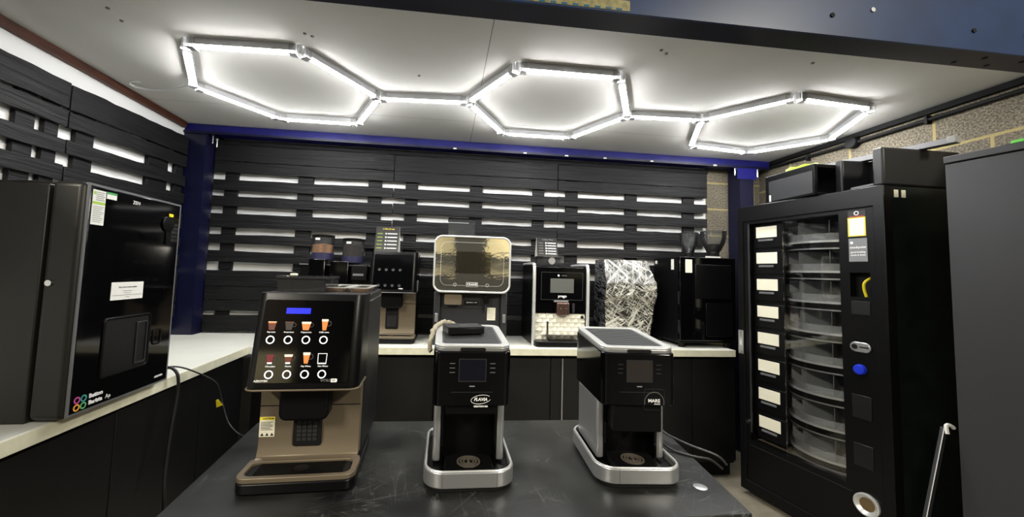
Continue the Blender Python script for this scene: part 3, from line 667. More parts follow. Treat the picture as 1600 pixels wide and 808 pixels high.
# ------------------------------------------------------------------ capsule machines (two)
def capsule_machine(label, loc, rz, kind):
    t = thing('drinks_machine', label, 'coffee machine', loc, rz)
    D = 0.315
    def slope(o):
        for vv in o.data.vertices:
            if vv.co.z > 0.38: vv.co.z += 0.068*max(0, vv.co.y)
        return o
    def foot(w, y0, y1, r): return rr(-w, w, y0, y1, r, 7)
    MB().prism(foot(0.122, -0.018, D-0.02, 0.05), 'z', 0.0, 0.014).build('black_foot', BLKM, t, bevel=0.002)
    MB().ring(foot(0.134, -0.026, D, 0.06), foot(0.124, -0.016, D-0.01, 0.05), 'z', 0.013, 0.058).build('base_band', SILV, t, bevel=0.004, smooth=True, seg=3)
    MB().tube([(x, y, 0.0585) for x, y in foot(0.1275, -0.0195, D-0.006, 0.054)], 0.003, seg=6, closed=True).build('base_bead', SILVL, t, smooth=True)
    MB().prism(foot(0.1235, -0.0155, D-0.0105, 0.05), 'z', 0.014, 0.038).build('base_tray', BLKS, t)
    m = MB().box(-0.0725, 0.0725, 0.0, 0.105, 0.038, 0.050, 0)
    for k in range(12): m.box(-0.069, 0.069, 0.004+k*0.0083, 0.0075+k*0.0083, 0.0501, 0.0525, 1)
    m.build('drip_tray', [BLK, BLKS], t, bevel=0)
    m = MB()
    for r0, r1 in ((0.036, 0.030), (0.0265, 0.0205), (0.0175, 0.013)): m.ring(circ(0, 0.05, r0, 32), circ(0, 0.05, r1, 32), 'z', 0.0526, 0.055)
    m.box(-0.004, 0.004, 0.036, 0.064, 0.0526, 0.056)
    m.build('round_cup_stand', mat('pewter_disc', (112, 104, 94), 0.4, metal=0.5), t)
    # silver flanks and black core
    for s in (-1, 1):
        m = MB(); a, b_ = sorted((s*0.086, s*0.110))
        m.box(a, b_, 0.068, D-0.03, 0.045, 0.2335)
        m.build('silver_flank', SILV, t, bevel=0.008, seg=3)
    MB().box(-0.0855, 0.0855, 0.13, D-0.031, 0.038, 0.2335).build('bay_wall', BLKS, t)
    for s in (-1, 1): MB().box(s*0.0855-0.006 if s > 0 else -0.0855, s*0.0855 if s > 0 else -0.0795, 0.069, 0.129, 0.04, 0.2335).build('bay_cheek', BLKG, t)
    # gloss upper housing, chin, lid
    slope(MB().prism(rr(-0.116, 0.116, 0.0, D-0.005, 0.022, 6), 'z', 0.234, 0.392).build('upper_housing', BLKG, t, bevel=0.003, smooth=True))
    ch = 0.15 if kind == 'mars' else 0.205
    MB().box(-0.076, 0.076, 0.012, 0.12, ch, 0.2335).build('brew_head', BLKS, t, bevel=0.004)
    slope(MB().prism(rr(-0.115, 0.115, 0.002, D-0.005, 0.034, 7), 'z', 0.392, 0.404).build('lid_frame', SILV, t, bevel=0.002, smooth=True))
    slope(MB().ring(rr(-0.1145, 0.1145, 0.0025, D-0.0055, 0.034, 7), rr(-0.092, 0.092, 0.026, D-0.022, 0.016, 7), 'z', 0.404, 0.410).build('lid_rim', SILVL, t, bevel=0.002))
    m = MB().prism(rr(-0.0915, 0.0915, 0.0265, D-0.0225, 0.016, 7), 'z', 0.404, 0.4062, 0)
    for k in range(19): m.box(-0.086, 0.086, 0.036+k*0.0132, 0.043+k*0.0132, 0.4062, 0.4075, 0)
    slope(m.build('lid_mat', [mat('grey_ribbed_mat', (52, 54, 56), 0.5)], t))
    MB().prism(rr(-0.038, 0.038, 0.3935, 0.4035, 0.0045), 'y', -0.0005, 0.004).build('lid_slot', BLKM, t)
    # fascia
    MB().ring([(-0.041, 0.305), (0.041, 0.305), (0.041, 0.372), (-0.041, 0.372)], [(-0.0385, 0.3075), (0.0385, 0.3075), (0.0385, 0.3695), (-0.0385, 0.3695)], 'y', -0.0018, 0.0).build('screen_bezel', DGREY, t)
    MB().box(-0.038, 0.038, -0.0012, 0.0, 0.308, 0.369).build('screen', SCRD if kind == 'flavia' else mat('reflecting_screen', (44, 41, 38), 0.12), t)
    for s in (-1, 1):
        for z in (0.358, 0.345, 0.332): MB().box(s*0.060-0.008, s*0.060+0.008, -0.0015, 0.0, z-0.001, z+0.001).build('button_mark', MGREY if kind == 'flavia' else DGREY, t)
    MB().box(-0.008, 0.008, -0.0015, 0, 0.2905, 0.2935).build('status_mark', GREYL, t)
    MB().box(-0.062, 0.062, -0.0012, 0, 0.274, 0.2755).build('flap_line', DGREY, t)
    if kind == 'flavia':
        text('lettering', 'FLAVIA', 0.0125, LETT, t, (0.027, -0.002, 0.254), label='white italic brand lettering', bold=0.0004).data.transform(Matrix.Shear('XZ', 4, (0, 0)) if False else Matrix(((1, 0.25, 0, 0), (0, 1, 0, 0), (0, 0, 1, 0), (0, 0, 0, 1))))
        e0 = [(0.027+0.029*math.cos(a), -0.0015, 0.254+0.0125*math.sin(a)+0.003*math.cos(a)) for a in [0.5+2*PI*k/40*0.9 for k in range(40)]]
        MB().tube(e0, 0.0007, seg=5).build('logo_ellipse', LETT, t)
        text('model_lettering', 'CREATION 500', 0.0062, LETT, t, (0.027, -0.002, 0.234), bold=0.0003)
    else:
        e0 = [(0.046+0.030*math.cos(a), -0.0015, 0.246+0.030*math.sin(a)) for a in [-0.25+PI*1.16*k/40 for k in range(41)]]
        MB().tube(e0, 0.0006, seg=5).build('logo_arc', GREYL, t)
        text('lettering', 'MARS', 0.0135, LETT, t, (0.045, -0.002, 0.250), bold=0.0003, sx=1.1)
        text('lettering_small', 'DRINKS', 0.0055, LETT, t, (0.055, -0.002, 0.2405))
        MB().tube([(x, -0.0005, z) for x, z in rr(0.014, 0.078, 0.222, 0.285, 0.008)], 0.0006, seg=4, closed=True).build('flap_outline', DGREY, t)
        MB().box(-0.070, -0.0695, -0.0265, -0.0258, 0.014, 0.057).build('band_seam', BLKM, t)
        slope(MB().tube([(-0.080, D*0.75, 0.4076), (-0.055, D*0.75, 0.4076)], 0.0012, seg=4).build('lid_mark', GREYL, t))
    if kind == 'flavia':
        MB().box(-0.0785, -0.078, -0.0268, -0.0258, 0.014, 0.057).box(0.0785, 0.079, -0.0268, -0.0258, 0.014, 0.057).build('band_seam', MGREY, t)
        MB().hexa([(0.082, -0.014, 0.038), (0.094, -0.014, 0.038), (0.094, 0.002, 0.045), (0.082, 0.002, 0.045), (0.086, -0.016, 0.06), (0.097, -0.014, 0.062), (0.096, -0.006, 0.066), (0.08, -0.004, 0.07)]).build('clear_sticker_tab', GLASS2, t)
    return t
capsule_machine('narrow black and silver capsule machine facing forward, middle of the black table', (0.093, 1.172, 0.7205), 0, 'flavia')
capsule_machine('narrow black and silver capsule machine turned sideways, right end of the black table', (0.610, 1.165, 0.7205), math.radians(-4), 'mars')

bk = thing('black_booklet', 'small black box lying on the lid of the middle tabletop machine', 'box', (0.070, 1.345, 1.1435), math.radians(12))
MB().box(-0.062, 0.062, -0.045, 0.045, 0, 0.020).build('box_body', BLKS, bk, bevel=0.002)
MB().box(-0.063, 0.063, -0.046, 0.046, 0.020, 0.024).build('box_lid', BLK, bk, bevel=0.001)
text('lettering', 'COFFEE', 0.009, GREYL, bk, (0, 0.0, 0.0245), rot=(0, 0, 0))
cd = [(0.06, 1.50, 1.13), (0.03, 1.501, 1.155), (0.00, 1.47, 1.16), (-0.018, 1.42, 1.155), (-0.032, 1.36, 1.145), (-0.037, 1.32, 1.12), (-0.036, 1.30, 1.09)]
tag(MB().tube([p+Vector((random.uniform(-.003, .003), 0, random.uniform(-.003, .003))) for p in spline(cd, 5)], 0.008, seg=8).build('cloth_cord', ROPE, smooth=True),
    'cream twisted cord draped over the left rear edge of the middle tabletop machine', 'cord')

# ------------------------------------------------------------------ cables on the table, right
c1 = [(0.80, 1.52, 0.80), (0.82, 1.50, 0.79), (0.86, 1.47, 0.755), (0.92, 1.40, 0.735), (0.985, 1.33, 0.725), (1.01, 1.31, 0.70)]
tag(MB().tube(spline(c1, 8), 0.004, seg=8).build('power_cable', CABLEG, smooth=True), 'dark cable curving off the table behind the angled machine, the upper of two', 'cable')
c1 = [(0.80, 1.44, 0.75), (0.82, 1.41, 0.74), (0.85, 1.37, 0.7255), (0.90, 1.325, 0.7245), (0.94, 1.30, 0.7245), (0.975, 1.285, 0.70)]
tag(MB().tube(spline(c1, 8), 0.004, seg=8).build('power_cable', CABLE, smooth=True), 'black cable lying on the table behind the angled machine, the lower of two', 'cable')

# ------------------------------------------------------------------ big glossy machine on the left counter (faces +X)
z = thing('vending_coffee_machine', 'large tabletop machine with glossy black door on the left worktop', 'coffee machine', (-1.10, 1.305, 0.867), PI/2)
# local x -> +Y (0..0.44), local y -> -X (depth)
WZ, HZ = 0.425, 0.725
MB().box(0.0, WZ, 0.102, 0.68, 0.0, HZ-0.012).build('case', OLIVE, z, bevel=0.004)
MB().box(-0.004, WZ+0.004, 0.0, 0.095, 0.008, HZ).build('door', OLIVE, z, bevel=0.018, seg=5)
MB().box(0.012, WZ-0.006, -0.004, 0.006, 0.02, HZ-0.008).build('door_glass', BLKG, z, bevel=0.002)
MB().ring([(0.004, 0.014), (WZ, 0.014), (WZ, HZ-0.002), (0.004, HZ-0.002)], [(0.012, 0.02), (WZ-0.008, 0.02), (WZ-0.008, HZ-0.010), (0.012, HZ-0.010)], 'y', -0.003, 0.001).build('door_edge', MGREY, z)
MB().ring(rr(0.100, 0.305, 0.100, 0.295, 0.014), rr(0.108, 0.297, 0.108, 0.287, 0.010), 'y', -0.009, -0.003).build('hatch_frame', BLKS, z, bevel=0.002)
MB().prism(rr(0.109, 0.296, 0.109, 0.286, 0.010), 'y', -0.006, -0.004).build('hatch', BLK, z)
MB().ring(rr(0.238, 0.290, 0.118, 0.268, 0.006), rr(0.243, 0.285, 0.123, 0.262, 0.004), 'y', -0.010, -0.006).build('hatch_pull', DGREY, z, bevel=0.001)
MB().ring(rr(0.322, 0.368, 0.168, 0.228, 0.012), rr(0.328, 0.362, 0.174, 0.222, 0.009), 'y', -0.007, -0.004).build('card_slot', BLKS, z, bevel=0.001)
s = MB().box(0.118, 0.255, -0.0052, -0.004, 0.352, 0.412, 0).build('paper_notice', WHITE, z)
text('notice_print', 'Please remove cup when complete', 0.0055, INK, s, (0.186, -0.0058, 0.395))
m = MB()
for k, (a, c) in enumerate(((0.165, 0.205), (0.172, 0.2), (0.123, 0.25), (0.178, 0.195))): m.box(a, c, -0.0056, -0.0052, 0.381-k*0.007, 0.3822-k*0.007)
m.build('notice_lines', INK, s)
s = MB().box(0.018, 0.064, -0.0052, -0.004, 0.595, 0.705, 0).box(0.018, 0.064, -0.0056, -0.0052, 0.66, 0.668, 1).box(0.021, 0.029, -0.0056, -0.0052, 0.69, 0.70, 1).build('service_sticker', [WHITE, GRNP], z, )
m = MB()
for k in range(5): m.box(0.03, 0.06-0.004*(k % 2), -0.0058, -0.0053, 0.697-k*0.006, 0.699-k*0.006)
for k in range(9): m.box(0.022, 0.06-0.005*(k % 3), -0.0058, -0.0053, 0.652-k*0.006, 0.6535-k*0.006)
m.build('sticker_print', GREYL, s)
s = MB().box(0.068, 0.106, -0.0052, -0.004, 0.684, 0.706, 0).box(0.068, 0.106, -0.0056, -0.0052, 0.699, 0.706, 1).build('green_sticker', [WHITE, GRN2], z)
text('lettering', 'ZEN', 0.017, LETT, z, (0.19, -0.0052, 0.690))
MB().lathe([(0.030, -0.003), (0.032, -0.010), (0.026, -0.012), (0.0, -0.012)], (0.352, 0, 0.635), axis='y', seg=20).box(0.345, 0.372, -0.009, -0.004, 0.555, 0.61).build('coin_unit', BLKS, z, bevel=0.001)
MB().box(0.345, 0.368, -0.0135, -0.012, 0.664, 0.676).build('yellow_tag', YEL, z)
for dx, dz, c in ((-0.011, 0.011, (190, 80, 150)), (0.011, 0.011, (60, 150, 140)), (-0.011, -0.011, (225, 160, 60)), (0.011, -0.011, (90, 170, 110))):
    MB().ring(circ(0.045+dx, 0.046+dz, 0.0105, 20), circ(0.045+dx, 0.046+dz, 0.0065, 20), 'y', -0.0052, -0.0042).build('logo_ring', mat('logo_colour', c, 0.5), z)
text('lettering', 'Button', 0.018, LETT, z, (0.073, -0.0052, 0.057), align='LEFT', bold=0.0006)
text('lettering', 'Barista', 0.018, LETT, z, (0.073, -0.0052, 0.037), align='LEFT', bold=0.0006)
text('lettering', 'Ap', 0.018, LETT, z, (0.134, -0.0052, 0.037), align='LEFT')
text('lettering', 'AZKOYEN', 0.009, LETT, z, (0.372, -0.0052, 0.042), bold=0.0003)
MB().lathe([(0.009, -0.010), (0.009, 0.0), (0.006, 0.0005)], (0.0, 0.07, 0.412), axis='x', seg=16).build('side_lock', CHROME, z)
tag(MB().tube(spline([(-1.62, 1.42, 1.592), (-1.55, 1.36, 1.60), (-1.42, 1.38, 1.592), (-1.30, 1.36, 1.592), (-1.22, 1.40, 1.592)], 6), 0.005, seg=6).build('cable', CABLEG, smooth=True), 'grey cable lying on top of the big glossy machine', 'cable')
# hanging cables
cA = [(-1.16, 1.80, 0.90), (-1.13, 1.80, 0.91), (-1.10, 1.80, 0.88), (-1.095, 1.80, 0.80), (-1.09, 1.77, 0.66), (-1.08, 1.74, 0.50), (-1.06, 1.72, 0.35), (-1.03, 1.66, 0.18), (-1.0, 1.6, 0.01)]
tag(MB().tube(spline(cA, 8), 0.0065, seg=8).build('power_cable', CABLE, smooth=True), 'thick black cable hanging straight down the left cabinets', 'cable')
c = thing('power_cable', 'thin grey cable with a yellow tag looping behind the bronze machine', 'cable', (0, 0, 0))
cB = [(-1.2, 1.82, 0.89), (-1.14, 1.84, 0.905), (-1.10, 1.92, 0.862), (-1.05, 2.0, 0.79), (-1.03, 2.02, 0.70), (-0.97, 1.98, 0.61), (-0.88, 1.93, 0.575), (-0.80, 1.93, 0.60), (-0.74, 1.95, 0.62)]
MB().tube(spline(cB, 8), 0.0035, seg=8).build('cord', CABLEG, c, smooth=True)
g = MB().hexa([(-0.012, -0.001, -0.018), (0.014, -0.001, -0.018), (0.014, 0.001, -0.018), (-0.012, 0.001, -0.018), (-0.006, -0.001, 0.016), (0.004, -0.001, 0.016), (0.004, 0.001, 0.016), (-0.006, 0.001, 0.016)]).build('yellow_tag', YEL, c)
g.location = (-1.035, 2.0, 0.70); g.rotation_euler = (0, -0.3, 0.5)

# ------------------------------------------------------------------ twin-canister machine at the back left
t = thing('coffee_machine', 'black twin-canister coffee machine half hidden behind the bronze table machine', 'coffee machine', (-0.745, 2.72, 0.87))
MB().box(-0.23, 0.235, 0.04, 0.235, 0.0, 0.515).build('body', BLKS, t, bevel=0.006)
MB().box(-0.155, -0.05, -0.03, 0.035, 0.1, 0.535).build('left_brew_column', BLKG, t, bevel=0.005)
MB().box(-0.02, 0.10, -0.02, 0.035, 0.1, 0.525).build('right_brew_column', BLKG, t, bevel=0.005)
MB().box(0.115, 0.225, -0.01, 0.035, 0.40, 0.505).build('control_pod', BLKS, t, bevel=0.008)
MB().box(0.13, 0.2, -0.014, -0.0102, 0.43, 0.445).build('pod_strip', MGREY, t)
MB().box(-0.23, 0.235, 0.02, 0.0395, 0.495, 0.503).build('top_trim', MGREY, t)
for x, cm, fh in ((-0.10, TANP, 0.055), (0.105, BEANM, 0.075)):
    cn = MB().lathe([(0.072, 0.002), (0.074, 0.045)], (x, 0.08, 0.534 if x < 0 else 0.516), seg=28).build('canister_collar', NAVYP, t, smooth=True)
    z0 = 0.58 if x < 0 else 0.562
    MB().lathe([(0.068, z0), (0.068, z0+fh), (0.0, z0+fh+0.012)], (x, 0.08, 0), seg=28).build('canister_contents', cm, t, smooth=True)
    MB().lathe([(0.072, z0-0.001), (0.074, z0+0.105)], (x, 0.08, 0), seg=28).build('clear_canister', GLASS2, t, smooth=True)
    MB().lathe([(0.075, z0+0.1055), (0.076, z0+0.122), (0.05, z0+0.126)], (x, 0.08, 0), seg=28).build('canister_lid', BLKS, t, smooth=True)
    MB().box(x-0.03, x+0.0, 0.0045, 0.0055, z0+0.085, z0+0.098).build('canister_label', WHITE, t)

# ------------------------------------------------------------------ tent cards
def menu_card(label, loc, rz, w_, h_, title, mtop):
    t = thing('menu_card', label, 'menu card', loc, rz)
    MB().hexa([(-w_, 0, 0), (w_, 0, 0), (w_, 0.002, 0), (-w_, 0.002, 0), (-w_, 0.03, h_), (w_, 0.03, h_), (w_, 0.032, h_), (-w_, 0.032, h_)]).build('front_leaf', BLKS, t)
    MB().hexa([(-w_, 0.066, 0), (w_, 0.066, 0), (w_, 0.068, 0), (-w_, 0.068, 0), (-w_, 0.033, h_), (w_, 0.033, h_), (w_, 0.035, h_), (-w_, 0.035, h_)]).build('back_leaf', WHITE, t)
    a = -math.atan2(0.03, h_)
    text('title', title, 0.016, mtop, t, (0.005, 0.025, h_*0.9), rot=(PI/2+a, 0, 0))
    m = MB(); n = 5
    for k in range(n):
        z = h_*(0.72-k*0.14); y = 0.03*z/h_-0.0012
        m.box(w_*0.02, w_*0.85, y-0.0004, y, z-0.0035, z+0.0035, 0); m.lathe([(0.006, -0.0005), (0.006, 0.0005)], (-w_*0.12, y, z), axis='y', seg=10, m=0)
        m.box(-w_*0.85, -w_*0.4, y-0.0004, y, z-0.002, z+0.002, 1)
    m.build('menu_lines', [LETT, GRNP if mtop is YELP else GREYL], t)
    return t
menu_card('black and white folded menu card standing on the unlit bronze machine', (-0.415, 2.78, 1.4685), math.radians(-8), 0.083, 0.185, 'Coffee Break', YELP)

# ------------------------------------------------------------------ large gold-fronted machine
t = thing('coffee_machine', 'tall coffee machine with gold-tinted reflective screen panel, centre of the back worktop', 'coffee machine', (0.178, 2.55, 0.87))
MB().box(-0.235, 0.235, 0.06, 0.42, 0.0, 0.70).build('body', DGREY, t, bevel=0.006)
for x in (-0.242, 0.20): MB().box(x, x+0.042, 0.02, 0.0595, 0.0, 0.345).build('side_cheek', DGREY, t, bevel=0.006)
MB().box(-0.199, 0.199, 0.045, 0.0595, 0.005, 0.345).build('bay_wall', mat('graphite_panel', (38, 39, 42), 0.45), t)
MB().box(-0.18, 0.175, 0.0445, 0.046, 0.235, 0.238).build('bay_line', BLKM, t)
hd = thing('x', 'x', 'x'); bpy.data.objects.remove(hd)
MB().prism(rr(-0.25, 0.25, 0.345, 0.712, 0.055, 8), 'y', -0.02, 0.058).build('head', BLKS, t, bevel=0.004, smooth=True)
MB().ring(rr(-0.252, 0.252, 0.343, 0.714, 0.056, 8), rr(-0.240, 0.240, 0.355, 0.702, 0.046, 8), 'y', -0.03, -0.018).build('head_frame', SILVL, t, bevel=0.003, smooth=True)
MB().prism(rr(-0.2395, 0.2395, 0.3555, 0.7015, 0.0455, 8), 'y', -0.024, -0.019).build('glossy_panel', GOLD, t)
MB().box(-0.108, 0.118, -0.0252, -0.0243, 0.47, 0.61).build('touch_screen', GOLDS, t)
ol = rr(-0.205, 0.205, 0.39, 0.67, 0.04, 6)
MB().tube([(x, -0.0245, z_) for x, z_ in ol], 0.0013, seg=4, closed=True).build('panel_outline', SILVL, t)
MB().box(-0.038, 0.038, -0.0275, -0.0243, 0.382, 0.412, 0).box(-0.034, 0.034, -0.0285, -0.0275, 0.386, 0.408, 1).build('name_plate', [SILVL, BLKM], t)
text('lettering', 'CRANE', 0.020, LETT, t, (0, -0.0292, 0.397), bold=0.0005)
for x in (-0.11, 0.10):
    MB().ring(circ(x, 0.395, 0.011, 14), circ(x, 0.395, 0.008, 14), 'y', -0.0258, -0.0243).build('panel_symbol', SILVL, t)
MB().prism(rr(-0.175, -0.06, 0.262, 0.335, 0.014), 'y', 0.0, 0.045).build('cup_recess', mat('taupe_plastic', (106, 96, 80), 0.35), t, bevel=0.005, smooth=True)
MB().prism(rr(-0.038, 0.052, 0.262, 0.292, 0.008), 'y', 0.035, 0.045).build('spout_label', BLKM, t)
text('spout_lettering', 'CAUTION  HOT', 0.010, LETT, t, (0.007, 0.0345, 0.277))
MB().box(0.085, 0.118, 0.0, 0.045, 0.275, 0.33).build('nozzle', BLKS, t, bevel=0.003); MB().lathe([(0.007, 0.225), (0.007, 0.275)], (0.10, 0.02, 0), seg=10).build('nozzle_pipe', DGREY, t)
s = MB().box(0.112, 0.168, 0.0438, 0.045, 0.162, 0.245).build('cream_sticker', CREAM, t)
m = MB()
for k in range(7): m.box(0.117, 0.160-0.006*(k % 3), 0.0434, 0.0438, 0.233-k*0.010, 0.2345-k*0.010)
m.build('sticker_print', GREYL, s)
for x in (-0.232, 0.212): MB().box(x, x+0.02, 0.012, 0.0199, 0.15, 0.205).build('latch', SILV, t, bevel=0.002)
hp_ = MB()
for q in ((-0.165, -0.161, 0.1, 0.28), (0.015, 0.019, 0.1, 0.28), (-0.161, 0.015, 0.1, 0.104), (-0.161, 0.015, 0.276, 0.28)): hp_.box(*q, 0.701, 0.838)
hp_.build('bean_hopper', GLASS2, t)
MB().box(-0.168, 0.022, 0.097, 0.283, 0.838, 0.846).build('hopper_lid', SMOKED, t, bevel=0.002)

# ------------------------------------------------------------------ silver-arched machine with relief tiles
t = thing('coffee_machine', 'black coffee machine with silver side arches and white relief tiles', 'coffee machine', (0.797, 2.60, 0.87))
MB().box(-0.178, 0.178, 0.05, 0.36, 0.01, 0.535).build('body', BLKS, t, bevel=0.006)
for s in (-1, 1):
    a, c = sorted((s*0.179, s*0.198))
    o = [(0.0, 0.0), (0.0, 0.50), (0.012, 0.535), (0.035, 0.55), (0.36, 0.55), (0.36, 0.0)]
    i_ = [(0.02, 0.0), (0.02, 0.49), (0.03, 0.52), (0.045, 0.532), (0.345, 0.532), (0.345, 0.0)]
    MB().prism([(0.004, 0.004), (0.004, 0.498), (0.014, 0.53), (0.036, 0.545), (0.355, 0.545), (0.355, 0.004)], 'x', a, a+0.016 if s > 0 else c).build('side_panel', BLKS, t)
    MB().tube(spline([(s*0.189, 0.004, 0.0), (s*0.189, 0.002, 0.25), (s*0.189, 0.002, 0.47), (s*0.189, 0.012, 0.528), (s*0.189, 0.05, 0.547), (s*0.189, 0.35, 0.547)], 5), 0.0115, seg=8).build('silver_arch', SILVL, t, smooth=True)
MB().box(-0.177, 0.177, 0.02, 0.0495, 0.212, 0.53).build('front_panel', BLKG, t, bevel=0.003)
MB().box(-0.14, 0.155, 0.008, 0.0195, 0.305, 0.495).build('screen_housing', BLKG, t, bevel=0.004)
MB().ring([(-0.14, 0.305), (0.155, 0.305), (0.155, 0.495), (-0.14, 0.495)], [(-0.137, 0.308), (0.152, 0.308), (0.152, 0.492), (-0.137, 0.492)], 'y', 0.0065, 0.0085).build('screen_edge', DGREY, t)
MB().box(-0.075, 0.09, 0.0065, 0.0078, 0.355, 0.452).build('screen', SCRG, t)
text('lettering', 'prego', 0.026, LETT, t, (0.01, 0.0065, 0.332), bold=0.0004)
text('lettering_small', 'EVOCA', 0.011, GREYL, t, (0.022, 0.0065, 0.472)); MB().lathe([(0.007, -0.0005), (0.007, 0.0005)], (-0.018, 0.007, 0.473), axis='y', seg=14).build('logo_dot', LETT, t)
MB().box(-0.05, 0.05, -0.005, 0.0195, 0.292, 0.304).build('spout_mount', SILV, t)
MB().box(-0.032, 0.055, -0.02, 0.0195, 0.205, 0.288).build('spout', COPPER, t, bevel=0.006)
MB().lathe([(0.0, -0.023), (0.005, -0.022), (0.005, -0.0195)], (-0.006, 0, 0.25), axis='y', seg=10).lathe([(0.0, -0.023), (0.005, -0.022), (0.005, -0.0195)], (0.03, 0, 0.25), axis='y', seg=10).build('spout_screw', CHROME, t)
MB().lathe([(0.009, 0.222), (0.009, 0.285)], (0.087, 0.0, 0), seg=12).build('water_nozzle', DGREY, t)
m = MB().box(-0.177, 0.177, 0.03, 0.0495, 0.035, 0.2115)
cols, rows_ = 7, 6
for r in range(rows_):
    for c in range(cols):
        x0 = -0.175+(c+(0.5 if r % 2 else 0))*0.0505; x1 = min(x0+0.0485, 0.176)
        if x0 > 0.17: continue
        z0 = 0.038+r*0.029; z1 = z0+0.0275; q = 0.012
        m.hexa([(x0, 0.026, z0), (x1, 0.026-0.010, z0), (x1, 0.03, z0), (x0, 0.03, z0), (x0, 0.022, z1), (x1, 0.026, z1), (x1, 0.03, z1), (x0, 0.03, z1)])
m.build('relief_tile_panel', TILEW, t)
MB().lathe([(0.010, 0.012), (0.010, 0.022)], (0.155, 0, 0.19), axis='y', seg=14).build('tile_knob', BLKM, t)
MB().prism(rr(-0.185, 0.185, -0.07, 0.049, 0.03), 'z', 0.0, 0.036).build('drip_tray', BLKS, t, bevel=0.004)
MB().tube([(-0.10, -0.03, 0.037), (-0.10, -0.03, 0.165)], 0.007, seg=8).box(-0.12, 0.14, -0.045, 0.015, 0.07, 0.078).build('cup_shelf', CHROME, t, smooth=True)
h = thing('acrylic_base', 'clear acrylic holder with round badge on the silver-arched machine', 'holder', (0.725, 2.65, 1.418))
MB().box(-0.092, 0.092, -0.02, 0.05, 0, 0.004).box(-0.092, 0.092, -0.02, -0.016, 0.004, 0.05).box(-0.092, 0.092, 0.046, 0.05, 0.004, 0.05).box(-0.1, 0.1, -0.03, 0.06, 0.05, 0.054).build('tray', SMOKE, h)
MB().lathe([(0.024, -0.024), (0.024, -0.020)], (0.01, 0, 0.024), axis='y', seg=20).build('round_badge', SILV, h)
menu_card('grey menu card standing in the acrylic holder above the silver-arched machine', (0.715, 2.665, 1.4725), math.radians(3), 0.075, 0.135, 'Coffee Menu', GREYL)

# ------------------------------------------------------------------ shrink-wrapped machine
t = thing('wrapped_machine', 'coffee machine wrapped in crinkled clear film on the back worktop', 'coffee machine', (1.335, 2.665, 0.872))
W_ = 0.18
def sect(y, z, w): return (y, z)
prof = [(0.06, 0.0), (0.035, 0.25), (0.02, 0.30), (0.0, 0.34), (0.0, 0.43), (0.10, 0.60), (0.27, 0.60), (0.28, 0.0)]
m = MB(); P = prof; ws = [0.165, 0.182, 0.190, 0.192, 0.190, 0.165, 0.165, 0.17]
Lr = [[m.bm.verts.new((s*wv, y, z_)) for (y, z_), wv in zip(P, ws)] for s in (-1, 1)]
n = len(P)
for i in range(n):
    f = m.bm.faces.new((Lr[0][i], Lr[0][(i+1) % n], Lr[1][(i+1) % n], Lr[1][i])); f.material_index = 1 if i == 4 else 0
for q in Lr:
    f = m.bm.faces.new(q); f.material_index = 2
bmesh.ops.subdivide_edges(m.bm, edges=m.bm.edges[:], cuts=14, use_grid_fill=True)
for v in m.bm.verts:
    v.co += Vector((random.uniform(-1, 1), random.uniform(-1, 1), 0 if v.co.z < 0.01 else random.uniform(-1, 1)*0.6))*0.003
m.build('film_wrap', [WRAPF, WRAPT, WRAPS], t, smooth=True)

# ------------------------------------------------------------------ black cabinet machine with bean hoppers
t = thing('coffee_cabinet', 'square black cabinet on feet at the right end of the back worktop', 'machine', (1.84, 2.55, 0.87))
MB().box(-0.205, 0.205, 0.03, 0.35, 0.03, 0.628).build('case', BLKS, t, bevel=0.004)
MB().box(-0.21, 0.21, 0.0, 0.0295, 0.05, 0.63).build('door', BLKG, t, bevel=0.004)
MB().box(-0.10, 0.17, -0.008, -0.0005, 0.34, 0.58).build('door_recess_panel', BLKS, t, bevel=0.004)
MB().box(-0.02, 0.18, -0.004, -0.0005, 0.08, 0.31).build('lower_panel', BLKS, t, bevel=0.003)
for x in (-0.17, 0.17):
    for y in (0.05, 0.32): MB().lathe([(0.022, 0), (0.018, 0.031)], (x, y, 0), seg=12).build('foot', BLKM, t)
MB().box(-0.2054, -0.2052, 0.08, 0.115, 0.54, 0.615).build('side_label', WHITE, t)
MB().box(-0.17, -0.12, -0.0008, 0.0, 0.52, 0.612).build('corner_label', CREAM, t)
MB().box(-0.2054, -0.2052, 0.30, 0.33, 0.585, 0.61).build('small_side_label', WHITE, t)
MB().box(0.0, 0.11, 0.02, 0.028, 0.6305, 0.642).build('top_label', WHITE, t)
for z_ in (0.10, 0.30): MB().box(-0.212, -0.2101, 0.01, 0.02, z_, z_+0.09).build('hinge', DGREY, t)
MB().lathe([(0.004, -0.006), (0.004, 0)], (0.185, 0, 0.54), axis='y', seg=8).build('door_screw', CHROME, t)
def hopper(label, loc, r, fill):
    t = thing('bean_hopper', label, 'hopper', loc)
    MB().lathe([(r*0.45, 0.0), (r*0.45, 0.045)], seg=24).build('neck', BLKM, t, smooth=True)
    MB().lathe([(r*0.42, 0.045), (r*0.60, 0.065), (r*0.85, 0.11), (r, 0.16), (r, 0.195), (r*0.97, 0.195), (r*0.97, 0.16), (r*0.8, 0.11), (r*0.5, 0.066), (r*0.3, 0.05)], seg=28).build('clear_bowl', GLASS2, t, smooth=True)
    MB().lathe([(r*1.03, 0.196), (r*1.03, 0.202), (r*0.9, 0.206)], seg=28).build('lid', GLASS2, t, smooth=True)
    if fill: MB().lathe([(r*0.38, 0.052), (r*0.56, 0.068), (r*0.76, 0.105), (0.0, 0.115)], seg=24).build('coffee_bean_residue', BEANM, t, smooth=True)
hopper('clear bean hopper on the square black cabinet, the left smaller one', (1.88, 2.825, 1.5005), 0.066, False)
hopper('clear bean hopper with a few beans on the square black cabinet, the right one', (1.985, 2.69, 1.5005), 0.086, True)

